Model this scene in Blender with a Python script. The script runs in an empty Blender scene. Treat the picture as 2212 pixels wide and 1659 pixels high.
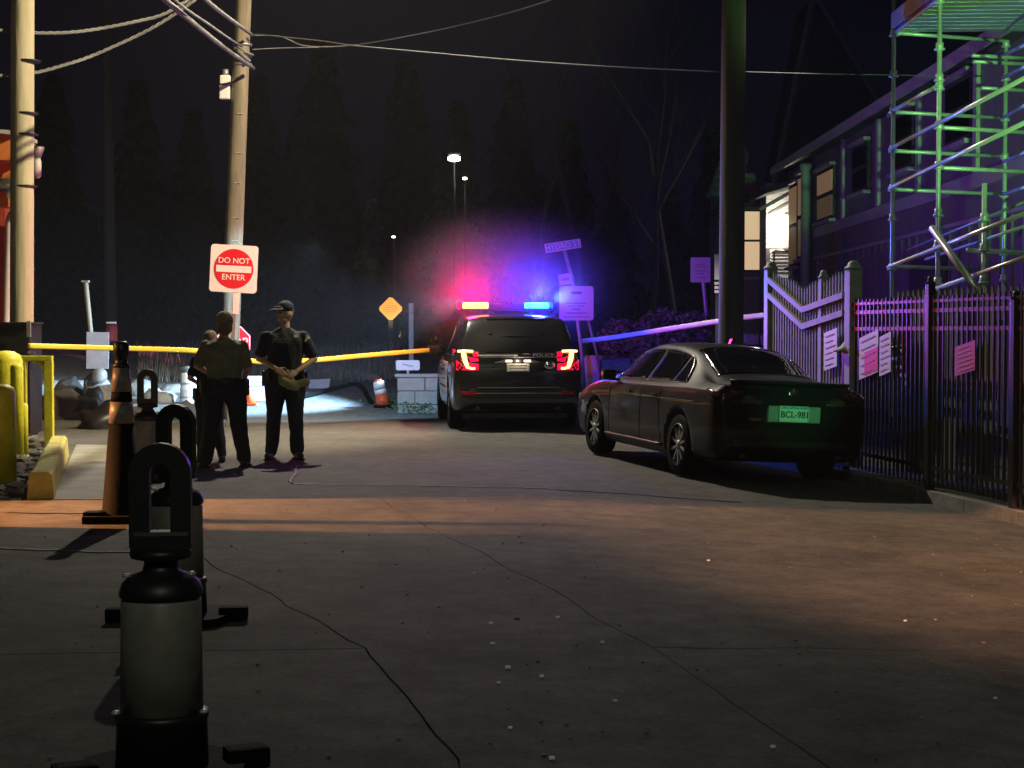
import bpy, bmesh, math, random
import numpy as np
from mathutils import Vector, Matrix, noise
R = math.radians
rnd = random.Random(7)
sc = bpy.context.scene
COL = sc.collection

# ------------------------------------------------------------------ camera
F, CX, CY, CAMH, HOR = 3600.0, 1106.0, 829.5, 1.5, 718.0
PIT = math.atan((CY - HOR) / F)
cam = bpy.data.cameras.new('camera')
cam.sensor_width = 36.0
cam.lens = 36.0 * F / 2212.0
cam.clip_start = 0.1
cam.clip_end = 1000.0
camo = bpy.data.objects.new('camera', cam)
COL.objects.link(camo)
camo.location = (0, 0, CAMH)
camo.rotation_euler = (R(90) - PIT, 0, 0)
sc.camera = camo

# ------------------------------------------------------------------ world, exposure
w = bpy.data.worlds.new('World')
sc.world = w
w.use_nodes = True
nt = w.node_tree
bg = nt.nodes['Background']
sky = nt.nodes.new('ShaderNodeTexSky')
sky.sky_type = 'NISHITA'
sky.sun_disc = False
sky.sun_elevation = R(-4)
sky.sun_rotation = R(200)
nt.links.new(sky.outputs[0], bg.inputs[0])
bg.inputs[1].default_value = 0.003
vs = sc.view_settings
vs.view_transform = 'Standard'
vs.look = 'None'
vs.exposure = 0.0
vs.gamma = 1.0
vs.use_curve_mapping = False
sc.cycles.use_denoising = True
sc.cycles.volume_bounces = 0
sc.cycles.max_bounces = 6
sc.cycles.sample_clamp_indirect = 3.0

def light(name, kind, loc, energy, color, aim=None, size=None, blend=0.3, radius=0.1):
    l = bpy.data.lights.new(name, kind)
    l.energy = energy
    l.color = color
    if kind != 'SUN':
        l.shadow_soft_size = radius
    o = bpy.data.objects.new(name, l)
    COL.objects.link(o)
    o.location = loc
    if kind == 'SPOT':
        l.spot_size = R(size)
        l.spot_blend = blend
    if aim is not None:
        o.rotation_euler = (Vector(aim) - Vector(loc)).to_track_quat('-Z', 'Y').to_euler()
    return o

moon = light('moonlight', 'SUN', (0, 0, 30), 0.004, (0.6, 0.7, 1.0), aim=(8, 10, 0))
moon.data.angle = R(0.5)
LIGHTS = [
    # street lamp over the road ahead of the cones (out of frame, above)
    ('street_lamp_light', 'SPOT', (-3.6, 27.5, 10.5), 7000, (1.0, 0.90, 0.74), (-1.2, 20.5, 0), 76, 0.8, 0.10),
    # warm lamp high on the right, shining over to the poles and wires
    ('pole_lamp_light', 'SPOT', (4.6, 20.5, 10.5), 15000, (1.0, 0.86, 0.52), (-7.2, 24.6, 4.2), 70, 0.5, 0.12),
    ('right_tape_fill_light', 'SPOT', (4.6, 20.5, 10.5), 6000, (1.0, 0.90, 0.72), (3.1, 26.4, 1.6), 13, 0.8, 0.12),  # extra spot added to warm the right tape run
    # unseen sodium lamps, far left and behind the camera; added hoods shape their beams
    ('unseen_sodium_left_light', 'SPOT', (-13.0, 14.02, 4.5), 32000, (1.0, 0.38, 0.12), (-5.0, 14.0, 0), 28, 1.0, 0.004),
    ('unseen_sodium_right_light', 'SPOT', (3.0, -6.0, 7.0), 34000, (1.0, 0.47, 0.25), (3.4, 14.6, 0), 20, 1.0, 0.004),
    ('foreground_fill_light', 'SPOT', (1.0, -6.5, 9.0), 900, (0.92, 1.0, 0.72), (0.0, 8.0, 0), 90, 0.7, 0.4),  # unseen wide fill on the foreground slabs
    # green signal light on the right, behind the camera
    ('green_signal_light', 'SPOT', (5.0, 5.0, 1.8), 9000, (0.30, 1.0, 0.26), (6.7, 20.0, 5.9), 27, 0.4, 0.1),
    ('green_signal_low_light', 'SPOT', (3.2, 4.0, 1.7), 2200, (0.05, 1.0, 0.30), (3.02, 17.0, 0.78), 5.0, 1.0, 0.05),
    # light bar of the police vehicle
    ('red_beacon_light', 'POINT', (-0.74, 26.98, 2.14), 200, (1.0, 0.0, 0.07), None, None, 0, 0.1),
    ('blue_beacon_light', 'POINT', (0.46, 26.98, 2.14), 420, (0.025, 0.03, 1.0), None, None, 0, 0.1),
    ('red_beacon_side_light', 'SPOT', (-0.9, 25.6, 2.0), 900, (1.0, 0.05, 0.15), (-5.0, 26.0, 2.2), 50, 0.7, 0.05),
    ('stop_sign_fill_light', 'SPOT', (-0.8, 28.2, 2.1), 22000, (1.0, 0.22, 0.34), (-6.0, 36.0, 1.45), 6, 0.6, 0.05),  # narrow spot added to brighten the stop sign
    ('blue_beacon_side_light', 'SPOT', (0.7, 27.0, 2.05), 1500, (0.05, 0.15, 1.0), (5.0, 19.5, 2.7), 60, 0.7, 0.05),
    ('red_beacon_rear_light', 'SPOT', (0.0, 27.0, 2.05), 420, (1.0, 0.02, 0.10), (4.35, 17.3, 1.1), 15, 0.7, 0.05),
    ('diamond_sign_fill_light', 'SPOT', (-3.3, 46.5, 0.95), 2300, (1.0, 0.84, 0.50), (-3.64, 50, 2.25), 22, 0.8, 0.03),  # hidden spot added to brighten the diamond sign
    # bluish side flood of the police vehicle
    ('alley_flood_light', 'SPOT', (-3.2, 27.0, 2.9), 900, (0.42, 0.70, 1.0), (-4.6, 32.0, 0.0), 100, 0.5, 0.05),
    ('front_flood_light', 'SPOT', (-0.9, 32.0, 2.1), 14000, (0.40, 0.68, 1.0), (-9.0, 32.6, 0.2), 66, 0.7, 0.05),
    # unseen spot added to brighten the do not enter sign
    ('dne_sign_fill_light', 'SPOT', (-0.7, -4.0, 0.7), 1300, (1.0, 0.84, 0.86), (-4.45, 26.6, 2.5), 2.6, 0.5, 0.05),
]
for (n, k, loc, e, c, aim, size, bl, rad) in LIGHTS:
    light(n, k, loc, e, c, aim, size, bl, rad)

# ------------------------------------------------------------------ projection helpers
CP, SP = math.cos(PIT), math.sin(PIT)
def P(px, py, Y):
    a, b = (px - CX) / F, (CY - py) / F
    t = Y / (CP + b * SP)
    return Vector((a * t, Y, CAMH + t * (b * CP - SP)))
def G(px, py, z=0.0):
    a, b = (px - CX) / F, (CY - py) / F
    t = (z - CAMH) / (b * CP - SP)
    return Vector((a * t, t * (CP + b * SP), z))

# ------------------------------------------------------------------ materials
MATS = {}
def mat(name, col, rough=0.6, metal=0.0, var=0.0, scale=4.0, bump=0.0, bscale=40.0, emis=None, estr=0.0, stretch=(1, 1, 1), coat=0.0, col2=None, spec=0.5, trans=0.0):
    if name in MATS: return MATS[name]
    m = bpy.data.materials.new(name)
    m.use_nodes = True
    t = m.node_tree
    b = t.nodes['Principled BSDF']
    b.inputs['Base Color'].default_value = (*col, 1)
    b.inputs['Roughness'].default_value = rough
    b.inputs['Metallic'].default_value = metal
    b.inputs['Specular IOR Level'].default_value = spec
    b.inputs['Coat Weight'].default_value = coat
    b.inputs['Coat Roughness'].default_value = 0.05
    b.inputs['Transmission Weight'].default_value = trans
    if emis is not None:
        b.inputs['Emission Color'].default_value = (*emis, 1)
        b.inputs['Emission Strength'].default_value = estr
    if var > 0 or bump > 0 or col2:
        tc = t.nodes.new('ShaderNodeTexCoord')
        mp = t.nodes.new('ShaderNodeMapping')
        mp.inputs['Scale'].default_value = stretch
        t.links.new(tc.outputs['Object'], mp.inputs[0])
        if var > 0 or col2:
            n = t.nodes.new('ShaderNodeTexNoise')
            n.inputs['Scale'].default_value = scale
            n.inputs['Detail'].default_value = 8
            n.inputs['Roughness'].default_value = 0.65
            t.links.new(mp.outputs[0], n.inputs['Vector'])
            cr = t.nodes.new('ShaderNodeValToRGB')
            cr.color_ramp.elements[0].position = 0.32
            cr.color_ramp.elements[1].position = 0.68
            c2 = col2 if col2 else tuple(min(1, c * (1 + var)) for c in col)
            cr.color_ramp.elements[0].color = (*[c * (1 - var) for c in col], 1)
            cr.color_ramp.elements[1].color = (*c2, 1)
            t.links.new(n.outputs['Fac'], cr.inputs[0])
            t.links.new(cr.outputs[0], b.inputs['Base Color'])
        if bump > 0:
            n2 = t.nodes.new('ShaderNodeTexNoise')
            n2.inputs['Scale'].default_value = bscale
            n2.inputs['Detail'].default_value = 5
            t.links.new(mp.outputs[0], n2.inputs['Vector'])
            bp = t.nodes.new('ShaderNodeBump')
            bp.inputs['Strength'].default_value = bump
            bp.inputs['Distance'].default_value = 0.02
            t.links.new(n2.outputs['Fac'], bp.inputs['Height'])
            t.links.new(bp.outputs[0], b.inputs['Normal'])
    MATS[name] = m
    return m

def asphalt(name, base, patch, fine, rough=0.85):
    m = bpy.data.materials.new(name)
    m.use_nodes = True
    t = m.node_tree
    b = t.nodes['Principled BSDF']
    b.inputs['Roughness'].default_value = rough
    tc = t.nodes.new('ShaderNodeTexCoord')
    def nz(scale, det, r=0.6):
        n = t.nodes.new('ShaderNodeTexNoise')
        n.inputs['Scale'].default_value = scale
        n.inputs['Detail'].default_value = det
        n.inputs['Roughness'].default_value = r
        t.links.new(tc.outputs['Object'], n.inputs['Vector'])
        return n
    n1, n2, n3 = nz(0.55, 6, 0.7), nz(45, 5, 0.9), nz(4.0, 9, 0.8)
    r1 = t.nodes.new('ShaderNodeValToRGB')
    r1.color_ramp.elements[0].position = 0.35
    r1.color_ramp.elements[1].position = 0.65
    r1.color_ramp.elements[0].color = (*base, 1)
    r1.color_ramp.elements[1].color = (*patch, 1)
    t.links.new(n1.outputs['Fac'], r1.inputs[0])
    mul = t.nodes.new('ShaderNodeMix'); mul.data_type = 'RGBA'; mul.blend_type = 'MULTIPLY'
    mul.inputs['Factor'].default_value = 1.0
    r2 = t.nodes.new('ShaderNodeValToRGB')
    r2.color_ramp.elements[0].position = 0.3
    r2.color_ramp.elements[1].position = 0.7
    r2.color_ramp.elements[0].color = (1 - fine, 1 - fine, 1 - fine, 1)
    r2.color_ramp.elements[1].color = (1 + fine, 1 + fine, 1 + fine, 1)
    mx = t.nodes.new('ShaderNodeMath'); mx.operation = 'ADD'; b.inputs['Specular IOR Level'].default_value = 0.25
    hf = t.nodes.new('ShaderNodeMath'); hf.operation = 'MULTIPLY'; hf.inputs[1].default_value = 0.5
    t.links.new(n2.outputs['Fac'], mx.inputs[0]); t.links.new(n3.outputs['Fac'], mx.inputs[1])
    t.links.new(mx.outputs[0], hf.inputs[0]); t.links.new(hf.outputs[0], r2.inputs[0])
    t.links.new(r1.outputs[0], mul.inputs['A']); t.links.new(r2.outputs[0], mul.inputs['B'])
    t.links.new(mul.outputs['Result'], b.inputs['Base Color'])
    bp = t.nodes.new('ShaderNodeBump')
    bp.inputs['Strength'].default_value = 0.9
    bp.inputs['Distance'].default_value = 0.02
    t.links.new(n2.outputs['Fac'], bp.inputs['Height'])
    t.links.new(bp.outputs[0], b.inputs['Normal'])
    return m

M = dict(
    asphalt=asphalt('asphalt', (0.095, 0.093, 0.088), (0.135, 0.13, 0.12), 0.75),
    concrete_old=asphalt('worn_concrete', (0.085, 0.083, 0.072), (0.17, 0.163, 0.14), 0.9),
    pad=mat('pale_concrete', (0.26, 0.25, 0.22), 0.85, var=0.18, scale=2.5, bump=0.3),
    kerb=mat('kerb_concrete', (0.20, 0.19, 0.17), 0.85, var=0.3, scale=5, bump=0.4),
    crack=mat('tar_filler', (0.015, 0.015, 0.015), 0.6),
    under=mat('dark_joint_fill', (0.02, 0.02, 0.018), 0.95),
    gravel=mat('gravel_ground', (0.14, 0.14, 0.13), 0.95, var=0.45, scale=7, bump=0.9, bscale=25),
    soil=mat('dark_soil', (0.035, 0.032, 0.026), 0.95, var=0.4, scale=1.5, bump=0.8, bscale=18),
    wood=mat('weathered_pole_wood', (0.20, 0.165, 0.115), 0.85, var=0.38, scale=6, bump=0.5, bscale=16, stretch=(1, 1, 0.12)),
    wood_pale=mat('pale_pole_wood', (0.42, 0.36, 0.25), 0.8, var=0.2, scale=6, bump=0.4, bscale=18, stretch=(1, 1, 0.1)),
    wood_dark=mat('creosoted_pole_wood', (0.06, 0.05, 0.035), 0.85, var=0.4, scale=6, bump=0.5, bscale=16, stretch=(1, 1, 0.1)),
    steel=mat('galvanised_steel', (0.55, 0.57, 0.56), 0.38, 0.35, var=0.15, scale=12),
    steel_dull=mat('dull_steel', (0.35, 0.36, 0.36), 0.5, 0.6, var=0.2, scale=10),
    aluminium=mat('aluminium_tube', (0.80, 0.80, 0.80), 0.28, 0.5),
    chrome=mat('chrome', (0.75, 0.75, 0.76), 0.12, 1.0),
    black_iron=mat('black_fence_paint', (0.02, 0.02, 0.021), 0.35, 0.2, var=0.3, scale=9),
    black=mat('black_plastic', (0.012, 0.012, 0.013), 0.45),
    rubber=mat('black_rubber', (0.004, 0.004, 0.004), 0.8, var=0.3, scale=20, bump=0.2, spec=0.08),
    cable=mat('cable_sheath', (0.16, 0.16, 0.155), 0.55, var=0.4, scale=2),
    cable_w=mat('pale_cable', (0.15, 0.16, 0.14), 0.6, spec=.2),
    white_board=mat('white_sign_face', (0.78, 0.76, 0.76), 0.45, var=0.04, scale=5),
    red_sign=mat('red_sign_face', (0.62, 0.012, 0.02), 0.4, var=0.06, scale=5),
    orange_sign=mat('orange_sign_face', (0.95, 0.34, 0.02), 0.4, var=0.06, scale=4),
    green_sign=mat('street_name_blue', (0.16, 0.38, 0.46), 0.4),
    dark_print=mat('dark_print', (0.03, 0.025, 0.03), 0.6),
    grey_print=mat('faded_print', (0.36, 0.33, 0.34), 0.6),
    yellow=mat('yellow_safety_paint', (0.60, 0.55, 0.02), 0.5, var=0.22, scale=6, bump=0.25, bscale=30),
    yellow_worn=mat('worn_yellow_kerb_paint', (0.50, 0.42, 0.07), 0.7, var=0.3, scale=5, bump=0.4, bscale=30, col2=(0.60, 0.54, 0.16)),
    tape=mat('yellow_barrier_tape', (0.95, 0.70, 0.10), 0.4, spec=0.3),
    tape_pale=mat('painted_lit_tape', (0.95, 0.80, 0.55), 0.4, spec=0.3),  # paler than the other tape, in place of light on it
    orange=mat('orange_plastic', (0.75, 0.10, 0.02), 0.5, var=0.12),
    band_grey=mat('dirty_reflective_band', (0.22, 0.20, 0.19), 0.45, var=0.22, scale=9),
    band_white=mat('white_reflective_band', (0.82, 0.84, 0.84), 0.35),
    paint_black=mat('black_car_paint', (0.014, 0.014, 0.017), 0.28, 0.1, coat=0.8),
    paint_sedan=mat('dark_grey_car_paint', (0.009, 0.010, 0.013), 0.5, 0.0, coat=0.22, spec=0.15),
    paint_white=mat('white_car_panel', (0.6, 0.62, 0.64), 0.3, coat=0.6),
    glass=mat('tinted_glass', (0.006, 0.006, 0.008), 0.04, spec=0.8, coat=0.3),
    red_lens=mat('red_lens', (0.35, 0.005, 0.01), 0.2, coat=0.6),
    red_lens_dark=mat('unlit_tail_lens', (0.08, 0.02, 0.02), 0.15, coat=0.6),
    smoke_lens=mat('smoky_lens', (0.06, 0.06, 0.06), 0.2, coat=0.5),
    clear_lens=mat('clear_lens', (0.32, 0.33, 0.32), 0.2, coat=0.6),
    tail_glow=mat('glowing_tail_tube', (0.9, 0.1, 0.02), 0.4, emis=(1.0, 0.42, 0.09), estr=8),
    tail_red=mat('glowing_red_lens', (0.5, 0.01, 0.02), 0.3, emis=(1.0, 0.0, 0.05), estr=1.5),
    red_beacon=mat('red_beacon_led', (0.9, 0.1, 0.05), 0.4, emis=(1.0, 0.22, 0.03), estr=9),
    red_dome=mat('lit_red_beacon_housing', (0.6, 0.02, 0.03), 0.3, emis=(1.0, 0.0, 0.04), estr=4),
    blue_beacon=mat('blue_beacon_led', (0.1, 0.5, 0.9), 0.4, emis=(0.0, 0.45, 1.0), estr=6),
    blue_dome=mat('lit_blue_beacon_housing', (0.02, 0.05, 0.6), 0.3, emis=(0.0, 0.06, 1.0), estr=4),
    dash_glow=mat('small_white_lamp', (0.9, 0.9, 0.8), 0.4, emis=(1.0, 0.97, 0.8), estr=6),
    plate_white=mat('licence_plate', (0.72, 0.74, 0.70), 0.4),
    plate_lamp=mat('plate_lamp', (0.9, 0.8, 0.6), 0.4, emis=(1.0, 0.72, 0.45), estr=4),
    window_lit=mat('lit_window_blind', (0.6, 0.5, 0.35), 0.7, emis=(1.0, 0.70, 0.40), estr=0.62),
    window_dim=mat('dim_window_blind', (0.3, 0.24, 0.15), 0.7, emis=(1.0, 0.62, 0.30), estr=0.12),
    window_faint=mat('faint_window_blind', (0.2, 0.16, 0.1), 0.7, emis=(1.0, 0.62, 0.30), estr=0.045),
    bulb=mat('porch_bulb', (1, 1, 1), 0.4, emis=(1.0, 0.93, 0.8), estr=30),
    far_bulb=mat('far_lamp_bulb', (1, 1, 1), 0.4, emis=(1.0, 0.92, 0.7), estr=14),
    siding=mat('white_siding', (0.62, 0.60, 0.57), 0.6, var=0.08, scale=3),
    siding_grey=mat('grey_siding', (0.17, 0.165, 0.18), 0.7, var=0.15, scale=2),
    trim=mat('pale_house_trim', (0.40, 0.39, 0.40), 0.6, var=0.1, scale=4),
    roof=mat('dark_shingle', (0.05, 0.05, 0.045), 0.9, var=0.4, scale=8, bump=0.6, bscale=12),
    red_wood=mat('red_wall_paint', (0.30, 0.035, 0.02), 0.6, var=0.2, scale=5),
    orange_wall=mat('orange_building_panel', (0.55, 0.17, 0.04), 0.6, var=0.15, scale=3),
    picket=mat('grey_picket_paint', (0.26, 0.26, 0.28), 0.6, var=0.2, scale=8),
    post_green=mat('pale_post_paint', (0.26, 0.30, 0.27), 0.55, var=0.15, scale=7),
    stone=mat('wall_stone', (0.24, 0.23, 0.23), 0.9, var=0.35, scale=4, bump=0.7, bscale=14),
    rock=mat('dark_rock', (0.05, 0.045, 0.038), 0.95, var=0.4, scale=4, bump=0.8, bscale=10),
    rock_pale=mat('pale_rock', (0.24, 0.23, 0.21), 0.95, var=0.35, scale=5, bump=0.7, bscale=12),
    block=mat('concrete_block', (0.36, 0.36, 0.35), 0.9, var=0.15, scale=5, bump=0.4, bscale=20),
    leaf=mat('low_weed_leaves', (0.05, 0.12, 0.04), 0.8, var=0.4, scale=9),
    needle=mat('conifer_needles', (0.05, 0.065, 0.04), 0.9, var=0.5, scale=3),
    needle_b=mat('bushy_leaves', (0.075, 0.07, 0.045), 0.9, var=0.5, scale=3),
    bush_pale=mat('dry_pale_bush', (0.20, 0.18, 0.17), 0.9, var=0.5, scale=6),
    dry_grass=mat('dry_grass', (0.22, 0.20, 0.15), 0.9, var=0.4, scale=6),
    bark=mat('bare_tree_bark', (0.05, 0.045, 0.04), 0.9, var=0.4, scale=8),
    navy=mat('navy_uniform_cloth', (0.012, 0.014, 0.024), 0.85, var=0.3, scale=9, bump=0.5, bscale=12),
    navy_leg=mat('navy_trouser_cloth', (0.014, 0.016, 0.032), 0.85, var=0.3, scale=9, bump=0.5, bscale=10),
    olive=mat('olive_shirt_cloth', (0.15, 0.145, 0.105), 0.85, var=0.25, scale=8, bump=0.6, bscale=10),
    skin=mat('skin', (0.50, 0.32, 0.24), 0.6, var=0.08, scale=10),
    hair=mat('grey_brown_hair', (0.14, 0.11, 0.08), 0.8, var=0.4, scale=30, bump=0.6, bscale=60),
    eye=mat('dark_eye', (0.02, 0.02, 0.02), 0.3),
    shoe=mat('black_shoe', (0.02, 0.02, 0.02), 0.4),
    sole=mat('pale_shoe_sole', (0.35, 0.32, 0.30), 0.7),
    badge=mat('pale_badge', (0.62, 0.60, 0.50), 0.5),
    bag=mat('olive_yellow_glove_cloth', (0.30, 0.29, 0.13), 0.8, var=0.3, scale=14),
    plank=mat('scaffold_plank_metal', (0.42, 0.45, 0.42), 0.45, 0.4, var=0.2, scale=6),
    paper=mat('white_notice', (0.66, 0.64, 0.66), 0.5, var=0.06, scale=6),
    paper_red_glow=mat('painted_red_glow', (0.85, 0.01, 0.02), 0.5, var=0.08, scale=6),  # red light on a white notice, put in as colour
    paper_pink=mat('faded_red_notice', (0.62, 0.05, 0.08), 0.5, var=0.12, scale=6),
    chip=mat('white_chip', (0.95, 0.95, 0.92), 0.5),
    sky=mat('night_sky_dome', (0.0, 0.0, 0.0), 1.0, emis=(0.40, 0.33, 1.0), estr=0.005),
    pole_white=mat('white_downspout', (0.5, 0.5, 0.46), 0.5, var=0.1),
)

# ------------------------------------------------------------------ mesh helpers
def tag(o, label=None, cat=None, group=None, kind=None):
    if label: o['label'] = label
    if cat: o['category'] = cat
    if group: o['group'] = group
    if kind: o['kind'] = kind
    return o

def thing(name, loc, label, cat, group=None, rz=0.0):
    o = bpy.data.objects.new(name, None)
    o.empty_display_size = 0.2
    COL.objects.link(o)
    o.location = loc
    o.rotation_euler = (0, 0, rz)
    return tag(o, label, cat, group)

def frame_of(d):
    d = d.normalized()
    up = Vector((0, 0, 1)) if abs(d.z) < 0.95 else Vector((0, 1, 0))
    a = d.cross(up).normalized()
    return a, a.cross(d).normalized()

class MB:
    def __init__(s): s.v, s.f, s.sm = [], [], []
    def add(s, vs_, fs, smooth=False):
        n = len(s.v)
        s.v += [tuple(v) for v in vs_]
        s.f += [tuple(i + n for i in f) for f in fs]
        s.sm += [smooth] * len(fs)
        return s
    def box(s, c, d, rot=None, bev=0.0):
        hx, hy, hz = d[0] / 2, d[1] / 2, d[2] / 2
        if bev > 0:
            bm = bmesh.new()
            bmesh.ops.create_cube(bm, size=1)
            for v in bm.verts: v.co = Vector((v.co.x * d[0], v.co.y * d[1], v.co.z * d[2]))
            bmesh.ops.bevel(bm, geom=list(bm.edges), offset=bev, segments=2, affect='EDGES', profile=0.7)
            bm.verts.index_update()
            vs_ = [v.co.copy() for v in bm.verts]
            fs = [tuple(v.index for v in f.verts) for f in bm.faces]
            bm.free()
        else:
            vs_ = [Vector((x, y, z)) for x in (-hx, hx) for y in (-hy, hy) for z in (-hz, hz)]
            fs = [(0, 1, 3, 2), (4, 6, 7, 5), (0, 4, 5, 1), (2, 3, 7, 6), (0, 2, 6, 4), (1, 5, 7, 3)]
        c = Vector(c)
        if rot is not None: vs_ = [rot @ v for v in vs_]
        return s.add([v + c for v in vs_], fs, False)
    def tube(s, pts, r, n=8, caps=True, smooth=True):
        pts = [Vector(p) for p in pts]
        rs = r if isinstance(r, (list, tuple)) else [r] * len(pts)
        vs_, fs = [], []
        for i, p in enumerate(pts):
            d = (pts[min(i + 1, len(pts) - 1)] - pts[max(i - 1, 0)])
            a, b = frame_of(d)
            for k in range(n):
                t = 2 * math.pi * k / n
                vs_.append(p + (a * math.cos(t) + b * math.sin(t)) * rs[i])
        for i in range(len(pts) - 1):
            for k in range(n):
                k2 = (k + 1) % n
                fs.append((i * n + k, i * n + k2, (i + 1) * n + k2, (i + 1) * n + k))
        if caps:
            fs.append(tuple(range(n - 1, -1, -1)))
            fs.append(tuple((len(pts) - 1) * n + k for k in range(n)))
        return s.add(vs_, fs, smooth)
    def lathe(s, prof, c=(0, 0, 0), n=24, sx=1, sy=1, smooth=True, axis=None, caps=True):
        c = Vector(c)
        vs_, fs = [], []
        for (r, z) in prof:
            for k in range(n):
                t = 2 * math.pi * k / n
                v = Vector((r * math.cos(t) * sx, r * math.sin(t) * sy, z))
                if axis is not None: v = axis @ v
                vs_.append(v + c)
        for i in range(len(prof) - 1):
            for k in range(n):
                k2 = (k + 1) % n
                fs.append((i * n + k, i * n + k2, (i + 1) * n + k2, (i + 1) * n + k))
        if caps:
            fs.append(tuple(range(n - 1, -1, -1)))
            fs.append(tuple((len(prof) - 1) * n + k for k in range(n)))
        return s.add(vs_, fs, smooth)
    def prism(s, poly, ext):
        poly = [Vector(p) for p in poly]; ext = Vector(ext); n = len(poly)
        vs_ = poly + [p + ext for p in poly]
        fs = [tuple(range(n - 1, -1, -1)), tuple(range(n, 2 * n))]
        for i in range(n):
            j = (i + 1) % n
            fs.append((i, j, n + j, n + i))
        return s.add(vs_, fs, False)
    def grid(s, rows, thick=None, smooth=True):
        """rows: list of lists of Vectors"""
        m_, n_ = len(rows), len(rows[0])
        vs_ = [v for r_ in rows for v in r_]
        fs = [(i * n_ + j, i * n_ + j + 1, (i + 1) * n_ + j + 1, (i + 1) * n_ + j) for i in range(m_ - 1) for j in range(n_ - 1)]
        if thick is not None:
            thick = Vector(thick)
            N = len(vs_)
            vs_ = vs_ + [v + thick for v in vs_]
            fs2 = [tuple(reversed([i + N for i in f])) for f in fs]
            ed = [(j, j + 1) for j in range(n_ - 1)] + [(i * n_ + n_ - 1, (i + 1) * n_ + n_ - 1) for i in range(m_ - 1)] + \
                 [((m_ - 1) * n_ + j + 1, (m_ - 1) * n_ + j) for j in range(n_ - 1)] + [((i + 1) * n_, i * n_) for i in range(m_ - 1)]
            fs = fs + fs2 + [(b_, a_, a_ + N, b_ + N) for a_, b_ in ed]
        return s.add(vs_, fs, smooth)
    def mesh(s, name, m, off=None):
        me = bpy.data.meshes.new(name)
        vv = s.v if off is None else [(x - off[0], y - off[1], z - off[2]) for x, y, z in s.v]
        me.from_pydata(vv, [], s.f)
        me.polygons.foreach_set('use_smooth', s.sm)
        if m: me.materials.append(m)
        me.update()
        bm = bmesh.new(); bm.from_mesh(me)
        bmesh.ops.recalc_face_normals(bm, faces=bm.faces)
        bm.to_mesh(me); bm.free()
        return me
    def build(s, name, m, parent=None, world=True, label=None, cat=None, group=None, kind=None, loc=None):
        off = None
        if parent is not None and world: off = wloc(parent)
        if loc is not None: off = loc
        o = bpy.data.objects.new(name, s.mesh(name, m, off))
        COL.objects.link(o)
        if parent is not None: o.parent = parent
        elif loc is not None: o.location = loc
        return tag(o, label, cat, group, kind)

def wloc(o):
    v = Vector(o.location)
    while o.parent is not None:
        o = o.parent
        v += Vector(o.location)
    return v

def piece(name, me, parent, loc, rot=(0, 0, 0), scale=(1, 1, 1)):
    """one more object sharing mesh data, placed at a world location under an unrotated parent"""
    o = bpy.data.objects.new(name, me)
    COL.objects.link(o)
    o.parent = parent
    o.location = Vector(loc) - wloc(parent)
    o.rotation_euler = rot
    o.scale = scale
    return o

def text_mesh(txt, size, m, name='lettering', extrude=0.002):
    cu = bpy.data.curves.new(name, 'FONT')
    cu.body = txt; cu.size = size; cu.align_x = 'CENTER'; cu.align_y = 'CENTER'; cu.extrude = extrude
    cu.offset = size * 0.012
    to = bpy.data.objects.new(name, cu)
    COL.objects.link(to)
    dg = bpy.context.evaluated_depsgraph_get()
    me = bpy.data.meshes.new_from_object(to.evaluated_get(dg))
    bpy.data.objects.remove(to)
    bpy.data.curves.remove(cu)
    me.materials.clear(); me.materials.append(m)
    return me

def lettering(txt, size, m, parent, loc, rot, world=True, sx=1.0):
    me = text_mesh(txt, size, m)
    o = bpy.data.objects.new('lettering', me)
    COL.objects.link(o)
    o.parent = parent
    o.location = Vector(loc) - wloc(parent) if world else Vector(loc)
    o.rotation_euler = rot
    o.scale = (sx, 1, 1)
    return o

def eval_mesh(mb, voxel, m, name, smooth=3):
    me = mb.mesh(name, m)
    o = bpy.data.objects.new('tmp', me)
    COL.objects.link(o)
    md = o.modifiers.new('r', 'REMESH'); md.mode = 'VOXEL'; md.voxel_size = voxel; md.use_smooth_shade = True
    ms = o.modifiers.new('s', 'SMOOTH'); ms.iterations = smooth; ms.factor = 0.6
    dg = bpy.context.evaluated_depsgraph_get()
    res = bpy.data.meshes.new_from_object(o.evaluated_get(dg))
    bpy.data.objects.remove(o)
    res.name = name
    res.materials.clear(); res.materials.append(m)
    return res

def link(name, me, parent, loc=(0, 0, 0), rot=(0, 0, 0)):
    o = bpy.data.objects.new(name, me)
    COL.objects.link(o)
    o.parent = parent; o.location = loc; o.rotation_euler = rot
    return o

def blob(mb, c, d, seed, sub=2, amp=0.22, flat=0.0):
    bm = bmesh.new()
    bmesh.ops.create_icosphere(bm, subdivisions=sub, radius=1.0)
    off = Vector((seed * 3.7, seed * 1.3, seed * 2.1))
    for v in bm.verts:
        k = 1 + amp * noise.noise(v.co * 1.5 + off) * 1.6 + amp * 0.5 * noise.noise(v.co * 4 + off)
        v.co = Vector((v.co.x * d[0] * k, v.co.y * d[1] * k, max(v.co.z * k, -flat if flat else -9) * d[2]))
    bm.verts.index_update()
    c = Vector(c)
    mb.add([v.co + c for v in bm.verts], [tuple(v.index for v in f.verts) for f in bm.faces], sub > 1)
    bm.free()
    return mb

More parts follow.
